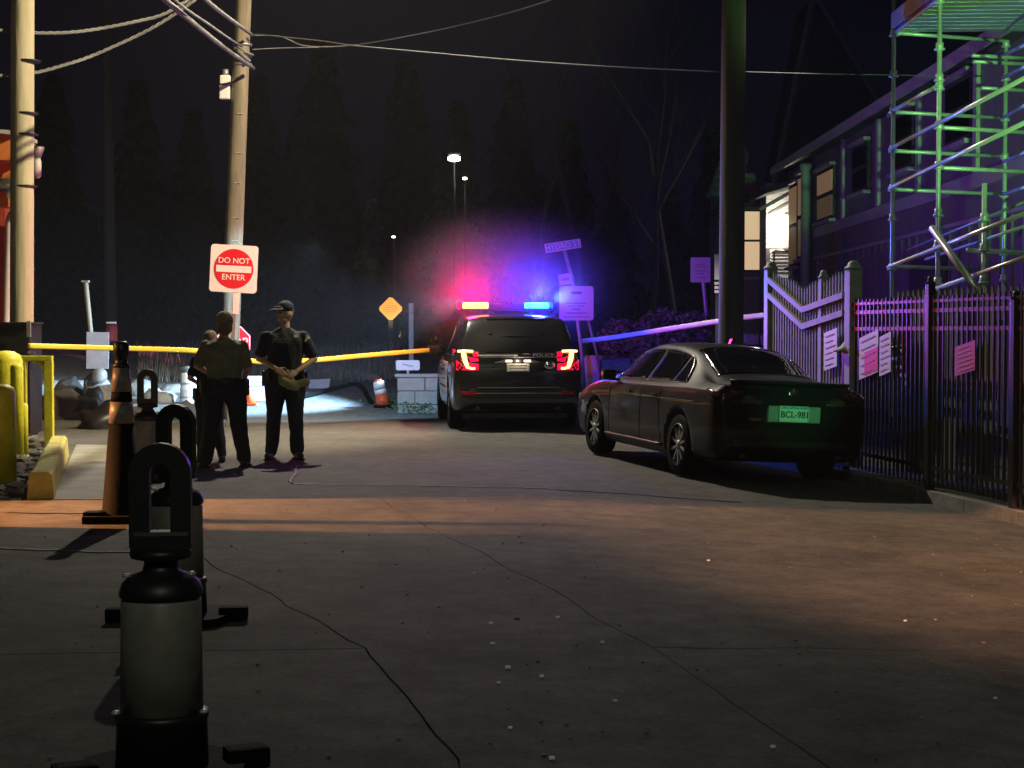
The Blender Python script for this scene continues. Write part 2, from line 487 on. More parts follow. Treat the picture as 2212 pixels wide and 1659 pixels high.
# ------------------------------------------------------------------ the ground
def gz(x, y):
    """height of the terrain"""
    z = -0.045 + (-0.05 * max(0.0, min(x, 12) - 0.3) if y < 70 else 0)
    def ss(a, b, v):
        t = min(1, max(0, (v - a) / (b - a)))
        return t * t * (3 - 2 * t)
    left = 1 - ss(-1.5, 2.0, x)
    rise = 0.5 * ss(29.6, 38, y) + 0.5 * ss(37, 44, y) + 2.0 * ss(50, 90, y) + 9 * ss(80, 160, y)
    z += rise * (0.35 + 0.65 * left)
    if y > 31: z += 0.06 * noise.noise(Vector((x * 0.6, y * 0.6, 0))) * min(1, (y - 31) / 3)
    z += 0.9 * ss(6.5, 10, x) * ss(12, 20, y)
    return z

def make_ground():
    xs = sorted(set([-90, -70, -50, -40, -30] + [round(-24 + i * 0.8, 2) for i in range(61)] + [30, 40, 50, 70, 90]))
    ys = sorted(set([-40, -30, -20, -10, 0, 5, 10, 14, 20, 25, 28] + [round(29 + i * 0.7, 2) for i in range(40)] + [60, 65, 70, 80, 90, 100, 120, 140, 160, 200]))
    rows = [[Vector((x, y, gz(x, y))) for x in xs] for y in ys]
    mb = MB().grid(rows)
    mb.build('ground', M['gravel'], kind='structure')
make_ground()

def zr(x):
    """cross fall of the road towards the kerb"""
    return -0.05 * max(0.0, x - 0.3)
def crossfall(o):
    me = o.data; bm = bmesh.new(); bm.from_mesh(me)
    off = Vector(wloc(o)) if o.parent is None else Vector(wloc(o))
    bmesh.ops.bisect_plane(bm, geom=list(bm.verts) + list(bm.edges) + list(bm.faces), plane_co=(0.3 - off.x, 0, 0), plane_no=(1, 0, 0))
    for v in bm.verts: v.co.z += zr(v.co.x + off.x)
    bmesh.ops.triangulate(bm, faces=[f for f in bm.faces if len(f.verts) > 4])
    bm.to_mesh(me); bm.free()
    return o
# asphalt road beyond the old slabs
def wob(a, b, n, amp, seed):
    out = []
    for i in range(n + 1):
        t = i / n
        p = Vector(a).lerp(Vector(b), t)
        k = 0 if i in (0, n) else amp
        d = (Vector(b) - Vector(a)).normalized()
        q = Vector((-d.y, d.x, 0))
        out.append(p + q * k * (noise.noise(Vector((t * n * 0.45, seed * 7.7, 0))) * 1.6 + 0.5 * noise.noise(Vector((t * n * 1.7, seed * 3.1, 4)))))
    return out

def sheet(name, poly, z, m, thick=0.02, **kw):
    mb = MB().prism([Vector((p[0], p[1], z - thick)) for p in poly], (0, 0, thick))
    return mb.build(name, m, **kw)

edgeA = wob((-9, 14.95), (9, 14.75), 40, 0.02, 1) if False else None
FARY = [(-30, 29.4), (-8, 29.3), (-2.4, 28.8), (-0.5, 29.6), (2.5, 31.5), (2.2, 60), (9, 60), (9, 15.0)]
crossfall(sheet('road', [(-30, 15.0)] + FARY, 0.0, M['asphalt'], kind='structure'))
# old concrete slabs in the foreground: a structure made of slab pieces over a dark bed
bed = thing('pavement', (0, 0, 0), None, None)
bed['kind'] = 'structure'
MB().prism([(-30, -15, -0.03), (30, -15, -0.03), (30, 14.98, -0.03), (-30, 14.98, -0.03)], (0, 0, 0.012)).build('joint_bed', M['under'], bed)
crossfall(bed.children[0]) if bed.children else None
gpt = lambda x, y: G(x, y)
L1 = wob(gpt(820, 1080), gpt(1410, 1390), 26, 0.03, 2)[:-1] + wob(gpt(1410, 1390), gpt(1830, 1659), 10, 0.02, 3)
L2 = wob(G(330, 1150), G(430, 1200), 3, 0.02, 4)[:-1] + wob(G(430, 1200), gpt(790, 1400), 16, 0.03, 5)[:-1] + wob(gpt(790, 1400), gpt(990, 1640), 12, 0.015, 6)
L1 = [Vector((-1.18, 14.98, 0))] + L1[1:] + [L1[-1] + Vector((0.6, -8, 0))]
L2 = [Vector((-4.6, 14.98, 0))] + L2 + [L2[-1] + Vector((0.5, -8, 0))]
k1 = min(range(len(L1)), key=lambda i: (L1[i] - gpt(1410, 1390)).length)
k2 = min(range(len(L2)), key=lambda i: (L2[i] - gpt(790, 1400)).length)
k3 = min(range(len(L1)), key=lambda i: (L1[i] - gpt(1700, 1600)).length)
C1 = wob(L1[k1], G(2600, 1342), 24, 0.03, 8)
C3 = wob(L1[k3], G(2700, 1650), 24, 0.03, 9)
C2 = wob(G(-700, 1425), L2[k2], 24, 0.02, 10)
def inset(poly, d):
    n = len(poly); out = []
    A = sum(poly[i][0] * poly[(i + 1) % n][1] - poly[(i + 1) % n][0] * poly[i][1] for i in range(n))
    sg = 1 if A > 0 else -1
    for i in range(n):
        p0, p1, p2 = Vector(poly[i - 1][:2]), Vector(poly[i][:2]), Vector(poly[(i + 1) % n][:2])
        e1, e2 = (p1 - p0).normalized(), (p2 - p1).normalized()
        n1, n2 = Vector((-e1.y, e1.x)) * sg, Vector((-e2.y, e2.x)) * sg
        b = (n1 + n2)
        b = b / max(0.5, b.length_squared) * 2
        out.append(p1 + b * d)
    return out
T = lambda l: [(p[0], p[1]) for p in l]
slabs = [
    T(L2[:k2 + 1]) + T(reversed(C2)) + [(-12, 14.98)],
    T(L2[k2:]) + [(-12, L2[-1].y)] + T(C2),
    T(L1) + T(reversed(L2)),
    T(L1[:k1 + 1]) + T(C1) + [(12, 14.98)],
    T(L1[k1:k3 + 1]) + T(C3) + T(reversed(C1)),
    T(L1[k3:]) + [(12, L1[-1].y)] + T(reversed(C3)),
]
for i, s_ in enumerate(slabs):
    ps = inset([p for j, p in enumerate(s_) if (Vector(p) - Vector(s_[j - 1])).length > 1e-3], 0.0045)
    zt = [0.0, -0.001, 0.001, 0.0, -0.001, 0.001][i]
    crossfall(MB().prism([(p.x, p.y, -0.0179) for p in ps], (0, 0, 0.018 + zt)).build('slab', M['concrete_old'], bed))

# cracks filled with tar
def ribbon(name, pts, wd, z, m, seed, **kw):
    rows = []
    for i, p in enumerate(pts):
        d = (pts[min(i + 1, len(pts) - 1)] - pts[max(i - 1, 0)]).normalized()
        q = Vector((-d.y, d.x, 0))
        ww = wd * (0.6 + 0.8 * abs(noise.noise(Vector((i * 0.6, seed, 0)))))
        rows.append([p + q * ww + Vector((0, 0, z)), p - q * ww + Vector((0, 0, z))])
    for r_ in rows:
        for p in r_: p.z += zr(p.x)
    return MB().grid(rows, thick=(0, 0, -0.004)).build(name, m, **kw)
ribbon('road_crack', wob(G(632, 1046), G(1000, 1052), 14, 0.08, 20)[:-1] + wob(G(1000, 1052), G(1600, 1064), 20, 0.05, 21), 0.03, 0.006, M['crack'], 1, kind='structure')
ribbon('road_crack', wob(G(640, 1002), G(632, 1046), 8, 0.05, 22), 0.02, 0.0065, M['crack'], 2, kind='structure')
ribbon('road_crack', wob(G(300, 1195), G(-60, 1185), 14, 0.05, 23), 0.03, 0.007, M['kerb'], 3, kind='structure')
ribbon('road_crack', wob(G(0, 1108), G(300, 1112), 12, 0.06, 24), 0.035, 0.007, M['crack'], 3, kind='structure')

# pale concrete pad on the left
pad = [G(112, 1081), G(330, 1080), G(290, 965), G(165, 962)]
sheet('concrete_pad', [(p.x, p.y) for p in pad], 0.012, M['pad'], 0.016, kind='structure')
# bits that glint on the pavement
mb = MB()
for (x, y) in [(1025, 1241), (1064, 1394), (1301, 1388), (1077, 1479), (1329, 1515), (1102, 1577), (1669, 1599), (1005, 1084), (1530, 1197), (1192, 1643), (1097, 1446), (1205, 1337), (640, 1115), (1955, 1308), (2150, 1468), (1060, 1350), (1170, 1465)]:
    p = G(x, y)
    s_ = 0.007 + 0.004 * rnd.random()
    mb.box((p.x, p.y, 0.010 + zr(p.x)), (s_ * 2.2, s_, s_), Matrix.Rotation(rnd.random() * 0.5, 3, 'Z'))
mb.build('glass_chips', M['chip'], label='tiny pale chips of broken glass scattered over the pavement', cat='debris', kind='stuff')

# grit and small stones lying on the pavement
mb = MB()
for i in range(240):
    px = rnd.uniform(-40, 2260); py = 1090 + 560 * rnd.random() ** 1.3
    g = G(px, py); s_ = rnd.uniform(.004, .013) * (1.6 if rnd.random() < .08 else 1)
    blob(mb, (g.x, g.y, s_ * .3 + .003 + zr(g.x)), (s_, s_, s_ * .5), i, 1)
mb.build('grit', M['kerb'], label='grit and small stones scattered over the worn pavement', cat='grit', kind='stuff')
# kerb under the fence
KA, KB = Vector((5.6, 9.9, 0)), Vector((3.3, 21.0, 0))
kd = (KB - KA).normalized(); kn = Vector((kd.y, -kd.x, 0))    # kn points to the right (away from the road)
def onk(Y, off=0.0, z=0.0):
    t = (Y - KA.y) / kd.y
    return KA + kd * t + kn * off + Vector((0, 0, z))
kerb = thing('kerb', onk(16), None, None); kerb['kind'] = 'structure'
t_ = -1.0; L_ = (KB - KA).length
while t_ < L_ + 1.2:
    a, b = KA + kd * (t_ + 0.008), KA + kd * (t_ + 0.992)
    mb = MB(); z0 = -0.02; z1 = 0.115 + 0.006 * rnd.random()
    pl = [a + kn * -0.10, b + kn * -0.10, b + kn * 0.10, a + kn * 0.10]
    mb.prism([(p.x, p.y, z0 - .05 + zr(p.x)) for p in pl], (0, 0, z1 - z0 + .05)).build('kerb_stone', M['kerb'], kerb)
    t_ += 1.0
v = [onk(9, 0.10), onk(21.5, 0.10), onk(21.5, 3.0), onk(9, 5.0)]
crossfall(sheet('verge', [(p.x, p.y) for p in v], 0.06, M['soil'], 0.12, kind='structure'))

# ------------------------------------------------------------------ poles and wires
def pole(name, xs, Y, r0, r1, zt, label, m, n=20, group=None, zb=0.0):
    """xs: (x at ground, x at z=7)"""
    x0, x1 = xs
    o = thing(name, (x0, Y, zb), label, 'utility pole', group)
    pts = []; rs = []
    for i in range(13):
        t = i / 12; z = zb + (zt - zb) * t
        pts.append((x0 + (x1 - x0) * z / 7, Y, z)); rs.append(r0 + (r1 - r0) * t)
    MB().tube(pts, rs, n).build('pole_shaft', m, o)
    return o
pc = P(497, 700, 28.8).x; pt = P(525, 0, 28.8).x
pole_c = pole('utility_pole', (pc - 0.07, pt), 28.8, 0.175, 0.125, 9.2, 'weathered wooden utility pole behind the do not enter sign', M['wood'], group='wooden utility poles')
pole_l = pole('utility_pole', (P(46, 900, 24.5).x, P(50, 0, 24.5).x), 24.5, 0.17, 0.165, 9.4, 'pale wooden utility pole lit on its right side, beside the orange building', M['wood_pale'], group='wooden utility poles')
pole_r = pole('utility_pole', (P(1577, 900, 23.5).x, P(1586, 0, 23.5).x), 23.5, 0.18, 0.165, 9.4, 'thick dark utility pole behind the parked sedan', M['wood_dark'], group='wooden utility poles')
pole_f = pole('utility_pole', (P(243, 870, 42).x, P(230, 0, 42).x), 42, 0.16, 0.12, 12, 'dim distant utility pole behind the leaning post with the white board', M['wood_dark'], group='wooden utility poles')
# dark bands and staples on the poles
for (py, x) in [(244, 62), (452, 57), (536, 56), (742, 54)]:
    yy = py * 0.5486 * 0.995 if False else py * 0.5425
    q = P(x, yy, 24.5)
    MB().lathe([(0.176, -0.012), (0.178, 0.0), (0.176, 0.012)], q, 20).build('steel_band', M['black'], pole_l)
for py in (245, 330, 395, 470, 520):
    q = P(525 - (py / 600) * 25 + 4, py, 28.64)
    MB().box((q.x, q.y + 0.005, q.z), (0.10, 0.02, 0.012)).build('staple', M['steel'], pole_c)
q = P(524, 120, 28.8)
for dz in (0.18, 0.0, -0.16):
    MB().lathe([(0.15, -0.02), (0.165, -0.02), (0.165, 0.02), (0.15, 0.02)], q + Vector((0, 0, dz)), 20).build('steel_band', M['steel_dull'], pole_c)
mb = MB()
mb.tube([q + Vector((-0.12, -0.2, 0.1)), q + Vector((0.16, -0.22, -0.14))], 0.035, 8)
mb.tube([q + Vector((-0.1, -0.22, 0.16)), q + Vector((0.1, -0.2, 0.02)), q + Vector((0.19, -0.05, 0.0))], 0.02, 8)
mb.build('cable_clamp', M['cable'], pole_c)
# cable closure hanging left of the pole
a = P(487, 183, 28.7)
cl = thing('cable_closure', a, 'small cream cable closure hanging at the left of the utility pole', 'junction box')
sx = 22 / 125
MB().box(a + Vector((0, 0, 0.08)), (0.17, 0.14, 0.16), None, 0.03).build('upper_case', M['white_board'], cl)
MB().box(a + Vector((-0.01, 0, -0.13)), (0.17, 0.14, 0.24), None, 0.03).build('lower_case', M['white_board'], cl)
MB().lathe([(0.05, 0.16), (0.055, 0.2), (0.05, 0.26)], a, 12).build('cable_gland', M['steel_dull'], cl)
MB().tube([a + Vector((-0.1, -0.085, -0.01)), a + Vector((0.13, -0.075, 0.02)), a + Vector((0.3, 0.0, 0.16))], 0.014, 8).build('strap', M['black'], cl)
# DO NOT ENTER sign
def sign_frame(name, c, wd, ht, label, cat, m, tilt=0.0, rad=0.05, th=0.006, post=None, rz=0.0):
    """a rounded sheet facing the camera, centre c"""
    o = thing(name, c, label, cat)
    o.rotation_euler = (0, tilt, rz)
    pts = []
    for (sx_, sz, a0) in ((1, 1, 0), (-1, 1, 90), (-1, -1, 180), (1, -1, 270)):
        for k in range(5):
            t = R(a0 + k * 22.5)
            pts.append((sx_ * (wd / 2 - rad) + rad * math.cos(t), 0, sz * (ht / 2 - rad) + rad * math.sin(t)))
    MB().prism(pts, (0, th, 0)).build('sign_plate', m, o, world=False)
    return o
sg = P(505, 580.5, 26.6)
dne = sign_frame('do_not_enter_sign', sg, 0.755, 0.755, 'square white do not enter sign with a red disc, in front of the utility pole', 'road sign', M['white_board'], tilt=R(3))
dsk = [(0.315 * math.cos(2 * math.pi * k / 48), -0.002, 0.315 * math.sin(2 * math.pi * k / 48)) for k in range(48)]
MB().prism(dsk, (0, -0.003, 0)).build('red_disc', M['red_sign'], dne, world=False)
MB().box((0.0, -0.007, -0.005), (0.56, 0.004, 0.105)).build('white_bar', M['white_board'], dne, world=False)
lettering('DO NOT', 0.125, M['white_board'], dne, (0.0, -0.008, 0.125), (R(90), 0, 0), False)
lettering('ENTER', 0.125, M['white_board'], dne, (0.0, -0.008, -0.14), (R(90), 0, 0), False)
pb = P(511, 905, 26.75)
MB().box((0.03, 0.035, -1.45), (0.06, 0.035, 3.4)).build('post', M['steel_dull'], dne, world=False)
MB().box((0.06, 0.01, -0.55), (0.10, 0.008, 0.34)).build('reflector_strip', M['white_board'], dne, world=False)

WIRES = [
    ('twisted service cable sagging behind the left pole, upper one', [(-60, 60, 24), (0, 65, 24.4), (75, 71, 25), (150, 70, 25.4), (220, 61, 25.8), (300, 45, 26.2), (350, 32, 26.4), (400, 4, 26.6), (440, -30, 26.8)], 0.030, 'cable', True),
    ('twisted service cable sagging behind the left pole, lower one', [(-60, 168, 24), (0, 163, 24.4), (75, 157, 25), (140, 140, 25.4), (200, 120, 25.8), (290, 80, 26.2), (350, 48, 26.4), (420, 0, 26.6), (460, -40, 26.8)], 0.030, 'cable', True),
    ('thick cable coming down to the lowest clamp on the utility pole', [(330, -30, 17), (357, 0, 18.5), (420, 52, 21.5), (480, 100, 25), (548, 148, 28.5)], 0.034, 'cable', False),
    ('thin cable running just above the thick cable to the utility pole', [(365, -10, 18), (405, 22, 20), (450, 52, 23), (490, 80, 26), (522, 100, 28.5)], 0.017, 'cable', False),
    ('thick cable reaching the upper clamp of the utility pole', [(420, -28, 19), (445, 0, 21), (490, 36, 24.5), (545, 76, 28.5)], 0.028, 'cable', False),
    ('pale wire dipping from the pole and climbing out of the top of the picture', [(545, 76, 28.6), (600, 78, 28.8), (625, 86, 29), (650, 97, 29), (690, 101, 29), (760, 98, 29), (850, 84, 28.5), (960, 62, 28), (1080, 33, 27), (1190, 0, 26), (1290, -34, 25)], 0.011, 'cable_w', False),
    ('long pale wire crossing the picture to the dark pole on the right', [(545, 73, 28.6), (690, 88, 28), (760, 98, 27.6), (900, 111, 27), (1100, 129, 26), (1320, 144, 25), (1555, 155, 23.7)], 0.010, 'cable_w', False),
    ('short wire leaving the middle clamp of the utility pole to the right', [(545, 107, 28.6), (600, 104, 28.8), (690, 102, 29)], 0.008, 'cable', False),
    ('thin dim wire leaving the dark pole towards the scaffold', [(1605, 155, 23.6), (1800, 160, 24), (2000, 163, 24.5), (2300, 168, 25)], 0.006, 'cable', False),
]
for lab, pts, r, m_, tw in WIRES:
    p3 = [P(*p) for p in pts]
    # smooth
    out = []
    for i in range(len(p3) - 1):
        p0, p1, p2, p3_ = p3[max(i - 1, 0)], p3[i], p3[i + 1], p3[min(i + 2, len(p3) - 1)]
        for k in range(6):
            t = k / 6
            out.append(0.5 * ((2 * p1) + (p2 - p0) * t + (2 * p0 - 5 * p1 + 4 * p2 - p3_) * t * t + (3 * p1 - p0 - 3 * p2 + p3_) * t ** 3))
    out.append(p3[-1])
    loc = out[len(out) // 2]
    mb = MB()
    if tw:
        dense = []
        for i in range(len(out) - 1):
            for k in range(5): dense.append(out[i].lerp(out[i + 1], k / 5))
        dense.append(out[-1])
        for ph in (0, 2.09, 4.19):
            s_ = 0; q = []
            for i, p in enumerate(dense):
                if i: s_ += (dense[i] - dense[i - 1]).length
                d = dense[min(i + 1, len(dense) - 1)] - dense[max(i - 1, 0)]
                a, b = frame_of(d)
                q.append(p + (a * math.cos(s_ * 17 + ph) + b * math.sin(s_ * 17 + ph)) * r * 0.5)
            mb.tube(q, r * 0.48, 6)
    else:
        mb.tube(out, r, 8)
    mb.build('overhead_wire', M[m_], loc=loc, label=lab, cat='overhead wire', group='overhead wires')

# ------------------------------------------------------------------ traffic cones / channelizers
def loop_top(mb, c, w_, h, th, r=None):
    """a standing rounded loop (stadium ring) facing the camera"""
    pts = []
    rr = w_ / 2 - th
    for k in range(13):
        t = math.pi * k / 12
        pts.append(Vector((rr * math.cos(t), 0, h - w_ / 2 + rr * math.sin(t))))
    pts = [Vector((rr, 0, 0.03))] + pts + [Vector((-rr, 0, 0.03))]
    n = len(pts)
    rows = []
    for (o_, y_) in ((-th, -th * 0.75), (th, -th * 0.75), (th, th * 0.75), (-th, th * 0.75), (-th, -th * 0.75)):
        row = []
        for i, p in enumerate(pts):
            d = (pts[min(i + 1, n - 1)] - pts[max(i - 1, 0)]).normalized()
            q = Vector((d.z, 0, -d.x))
            row.append(Vector(c) + p + q * o_ + Vector((0, y_, 0)))
        rows.append(row)
    mb.grid(rows, smooth=False)
    return mb

def channelizer(c, label, rz=0.0, h=1.13):
    o = thing('channelizer_cone', c, label, 'traffic cone', 'black banded channelizer cones', rz)
    b = MB()
    oc = [(0.30 * math.cos(R(22.5 + 45 * k)), 0.30 * math.sin(R(22.5 + 45 * k)), 0.0) for k in range(8)]
    b.prism(oc, (0, 0, 0.045))
    for k in range(4):
        t = R(20 + 90 * k)
        b.box((0.29 * math.cos(t), 0.29 * math.sin(t), 0.04), (0.15, 0.10, 0.075), Matrix.Rotation(t, 3, 'Z'), 0.02)
    b.build('rubber_base', M['rubber'], o, world=False)
    MB().lathe([(0.155, 0.045), (0.150, 0.20), (0.156, 0.205), (0.156, 0.225), (0.145, 0.23)], (0, 0, 0), 32).build('lower_collar', M['black'], o, world=False)
    MB().lathe([(0.138, 0.23), (0.134, 0.60), (0.125, 0.615)], (0, 0, 0), 32).build('reflective_band', M['band_grey'], o, world=False)
    MB().lathe([(0.126, 0.61), (0.138, 0.615), (0.140, 0.63), (0.131, 0.66), (0.105, 0.685), (0.062, 0.70), (0.055, 0.735), (0.10, 0.745), (0.104, 0.76), (0.10, 0.775), (0.05, 0.785)], (0, 0, 0), 32).build('shoulder', M['black'], o, world=False)
    m = MB(); loop_top(m, (0, 0, 0.75), 0.205, h - 0.75, 0.034)
    m.box((0, 0, 0.79), (0.20, 0.07, 0.09), None, 0.015)
    m.build('loop_handle', M['black'], o, world=False)
    for (sx_, zz) in ((-1, 0.685), (1, 0.69), (-1, 0.226), (1, 0.226)):
        q = MB(); q.lathe([(0.012, 0), (0.017, 0.006), (0.010, 0.013)], (sx_ * 0.142 * (0.75 if zz > 0.5 else 1.02), -0.05, zz), 10)
        q.build('bolt', M['steel'], o, world=False)
    return o
def cpos(px, pxm): return Vector(((px - CX) / pxm, F / pxm, 0))
channelizer(cpos(345, 645), 'nearest channelizer cone, black with a wide grey band, filling the lower left corner', R(4))
channelizer(cpos(379, 418), 'channelizer cone standing directly behind the nearest one', R(-15))
channelizer(cpos(318, 214), 'farthest channelizer cone of the row, only its loop handle showing beside the tall cone', R(8))
# the tall cone
c = cpos(262, 272)
tc = thing('tall_cone', c, 'tall slim traffic cone on a flat rubber base, left of the nearest channelizer cone', 'traffic cone')
b = MB(); b.box((0, 0, 0.03), (0.52, 0.52, 0.06), None, 0.012); b.box((-0.19, -0.12, 0.065), (0.16, 0.16, 0.05), None, 0.02)
b.build('rubber_base', M['rubber'], tc, world=False)
def cr_(z): return 0.165 - 0.105 * (z / 1.25)
def ring(z0, z1, e=0.0): return [(cr_(z0) + e, z0), (cr_(z1) + e, z1)]
MB().lathe([(0.165, 0.05)] + ring(0.06, 0.78) + [(0.06, 0.78)], (0, 0, 0), 28).build('lower_body', M['rubber'], tc, world=False)
MB().lathe(ring(0.78, 0.95, 0.003) + [(0.06, 0.95)], (0, 0, 0), 28).build('reflective_band', M['band_grey'], tc, world=False)
MB().lathe(ring(0.95, 1.03) + [(0.05, 1.03)], (0, 0, 0), 28).build('middle_body', M['rubber'], tc, world=False)
MB().lathe(ring(1.03, 1.22, 0.003) + [(0.05, 1.22)], (0, 0, 0), 28).build('upper_reflective_band', M['band_grey'], tc, world=False)
MB().lathe([(0.06, 1.22), (0.075, 1.23), (0.06, 1.25), (0.05, 1.26), (0.05, 1.30), (0.062, 1.31), (0.062, 1.41), (0.04, 1.43)], (0.0, 0, 0), 20).build('cone_top', M['black'], tc, world=False)

# ------------------------------------------------------------------ left side: building, bollards
Yb = 27.5
A_ = P(-60, 290, Yb); bl = thing('orange_building', (A_.x, Yb, 0), 'corner of an orange and red painted building at the left edge', 'building')
xw = P(12, 600, Yb).x
MB().box((xw - 1.5, Yb + .2, 1.8), (3.0, .4, 3.6)).build('wall', M['red_wood'], bl)
e = P(30, 290, Yb - 0.5)
MB().box((e.x - 1.5, Yb - 0.1, P(0, 405, Yb).z + 0.02), (3.0, .9, 0.16)).build('lower_soffit', M['roof'], bl)
z0, z1 = P(0, 345, Yb - 0.6).z, P(0, 290, Yb - 0.6).z
MB().box((e.x - 1.5, Yb - .1, (z0 + z1) / 2), (3.0, .9, z1 - z0)).build('fascia', M['orange_wall'], bl)
MB().prism([(e.x - 3, Yb - 0.75, z1 + 0.25), (e.x + 0.08, Yb - 0.75, z1 - 0.02), (e.x + 0.08, Yb - 0.75, z1 + 0.04), (e.x - 3, Yb - 0.75, z1 + 0.33)], (0, 1.3, 0)).build('roof', M['trim'], bl)
MB().box((e.x - 1.6, Yb + .22, (z0 + 3.6) / 2 + 0.1), (2.9, .4, abs(z0 - 3.6) - 0.02)).build('upper_wall', M['orange_wall'], bl)
q = P(22, 437, Yb - 0.55)
MB().box((q.x - 0.9, q.y + 0.1, q.z), (2.2, 0.25, 0.16)).build('lit_soffit_board', M['orange_wall'], bl)
q = P(30, 412, Yb - 0.75)
MB().box(q, (0.22, 0.1, 0.22), None, 0.02).build('wall_lamp_box', M['steel_dull'], bl)
MB().tube([P(50, 430, Yb - 0.5), P(38, 445, Yb - 0.45), P(22, 468, Yb - 0.2), P(19, 480, Yb - 0.12), P(14, 700, Yb - 0.12), P(12, 905, Yb - 0.12)], 0.06, 8).build('downspout', M['pole_white'], bl)
# gutter lamp at the right of the pole
q = P(80, 345, 27)
gl = thing('wall_lantern', q, 'small grey lantern with a pale glass body, just right of the pale pole', 'lamp')
MB().lathe([(0.06, -0.05), (0.12, 0.10), (0.11, 0.13), (0.02, 0.14)], q + Vector((0, 0, 0.08)), 16).build('lamp_hood', M['steel_dull'], gl)
MB().lathe([(0.03, -0.30), (0.065, -0.26), (0.07, -0.05), (0.06, 0.02)], q, 16).build('lamp_glass', M['pole_white'], gl)
MB().tube([q + Vector((0, 0, 0.2)), q + Vector((-0.15, 0, 0.3)), q + Vector((-0.55, 0.3, 0.3))], 0.02, 8).build('bracket', M['steel_dull'], gl)
# black cabinet
q = P(30, 735, 23.3)
cb = thing('utility_cabinet', (q.x, 23.3, 0), 'black utility cabinet below the pale utility pole, barrier tape tied to its corner', 'cabinet')
xr = P(64, 735, 23.0).x; zt = P(0, 698, 23.0).z
MB().box((xr - 0.55, 23.3, (zt + 0.1) / 2), (1.1, 0.6, zt - 0.1), None, 0.015).build('case', M['black'], cb)
MB().box((xr - 0.54, 23.28, zt + 0.0), (1.14, 0.66, 0.03), None, 0.01).build('lid', M['black'], cb)
MB().box((xr + 0.02, 22.9, zt - 0.08), (0.05, 0.04, 0.22)).build('corner_bracket', M['steel_dull'], cb)
MB().box(P(68, 762, 22.95), (0.09, 0.03, 0.035)).build('latch', M['aluminium'], cb)
MB().box((xr - 0.55, 23.3, 0.05), (1.0, 0.5, 0.1)).build('plinth', M['kerb'], cb)
def bollard(px, pyb, r, h, label, n=20):
    g = G(px, pyb)
    o = thing('bollard', g, label, 'bollard', 'yellow steel bollards')
    MB().lathe([(r, 0), (r, h - r * 0.6), (r * 0.87, h - r * 0.28), (r * 0.5, h - 0.05 * r), (r * 0.05, h)], g, 24).build('post', M['yellow'], o)
    MB().lathe([(r * 1.25, 0), (r * 1.25, 0.03), (r, 0.05)], g, 24).build('footing', M['kerb'], o)
bollard(6, 1052, 0.13, 1.0, 'thick yellow bollard nearest the camera at the left edge')
bollard(14, 985, 0.20, 1.28, 'tallest yellow bollard, standing behind the nearest one at the left edge')
bollard(38, 992, 0.075, 1.13, 'slim bright yellow bollard between the thick bollards and the yellow frame')
bollard(53, 990, 0.045, 0.66, 'shortest yellow bollard, a thin stub beside the yellow frame')
g = G(104, 966)
fr = thing('guard_frame', g, 'yellow steel guard frame shaped like an upside down U', 'guard rail')
hh = 1.13
xL, xR = G(52, 966).x, G(107, 966).x
MB().box((xR, g.y, hh / 2), (0.11, 0.09, hh), None, 0.012).build('upright', M['yellow'], fr)
MB().box((xL, g.y, hh / 2), (0.09, 0.09, hh), None, 0.012).build('upright', M['yellow'], fr)
MB().box(((xL + xR) / 2, g.y, hh + 0.03), (xR - xL + 0.1, 0.092, 0.07), None, 0.012).build('top_bar', M['yellow'], fr)
MB().tube([(xR - 0.02, g.y, hh - 0.18), (xR - 0.1, g.y, hh - 0.04), (xR - 0.2, g.y, hh - 0.0)], 0.025, 8).build('corner_brace', M['yellow'], fr)
# yellow kerb block
a, b2 = G(88, 1080), G(127, 985)
d = (b2 - a).normalized(); nn = Vector((-d.y, d.x, 0))
rows = []
for i in range(15):
    t = i / 14; p = a.lerp(b2, t)
    h = 0.25 + 0.02 * noise.noise(Vector((i * 0.7, 3, 1))); ww = 0.10 + 0.008 * noise.noise(Vector((i * 0.9, 8, 1)))
    rows.append([p + nn * (ww + 0.02), p + nn * ww + Vector((0, 0, h - 0.03)), p + nn * (ww - 0.03) + Vector((0, 0, h)), p - nn * (ww - 0.03) + Vector((0, 0, h)), p - nn * ww + Vector((0, 0, h - 0.03)), p - nn * (ww + 0.02)])
mb = MB(); mb.grid(rows, smooth=False)
mb.add(rows[0], [(0, 1, 2, 3, 4, 5)]); mb.add(rows[-1], [(5, 4, 3, 2, 1, 0)])
mb.build('kerb_block', M['yellow_worn'], loc=a, label='worn yellow painted concrete kerb block beside the pale pad', cat='kerb block')
# rubble at the foot of the bollards
mb = MB()
for i in range(130):
    px = rnd.uniform(-10, 105); py = rnd.uniform(955, 1078)
    if px > 120 - (py - 940) * 0.5: continue
    g = G(px, py); s_ = rnd.uniform(0.03, 0.12)
    blob(mb, (g.x, g.y, s_ * 0.3 - 0.02), (s_, s_, s_ * 0.6), i, 1)
mb.build('loose_rubble', M['rock'], label='dark loose rubble around the feet of the yellow bollards', cat='rubble', kind='stuff')
ROCKS = [((150, 905), (0.62, 0.4, 0.42), 'rock', 'brownish mound of earth and stone behind the yellow frame'),
         ((225, 925), (0.42, 0.35, 0.40), 'black', 'black bagged bundle lying left of the tall cone'),
         ((196, 905), (0.28, 0.25, 0.52), 'black', 'black rounded bundle leaning on the foot of the leaning post'),
         ((150, 880), (0.45, 0.4, 0.55), 'rock', 'dark low hump in front of the bluish gravel'),
         ((285, 915), (0.5, 0.4, 0.30), 'rock', 'dark rock mostly hidden by the tall cone'),
         ((400, 905), (0.45, 0.35, 0.28), 'rock', 'low dark rock left of the standing people')]
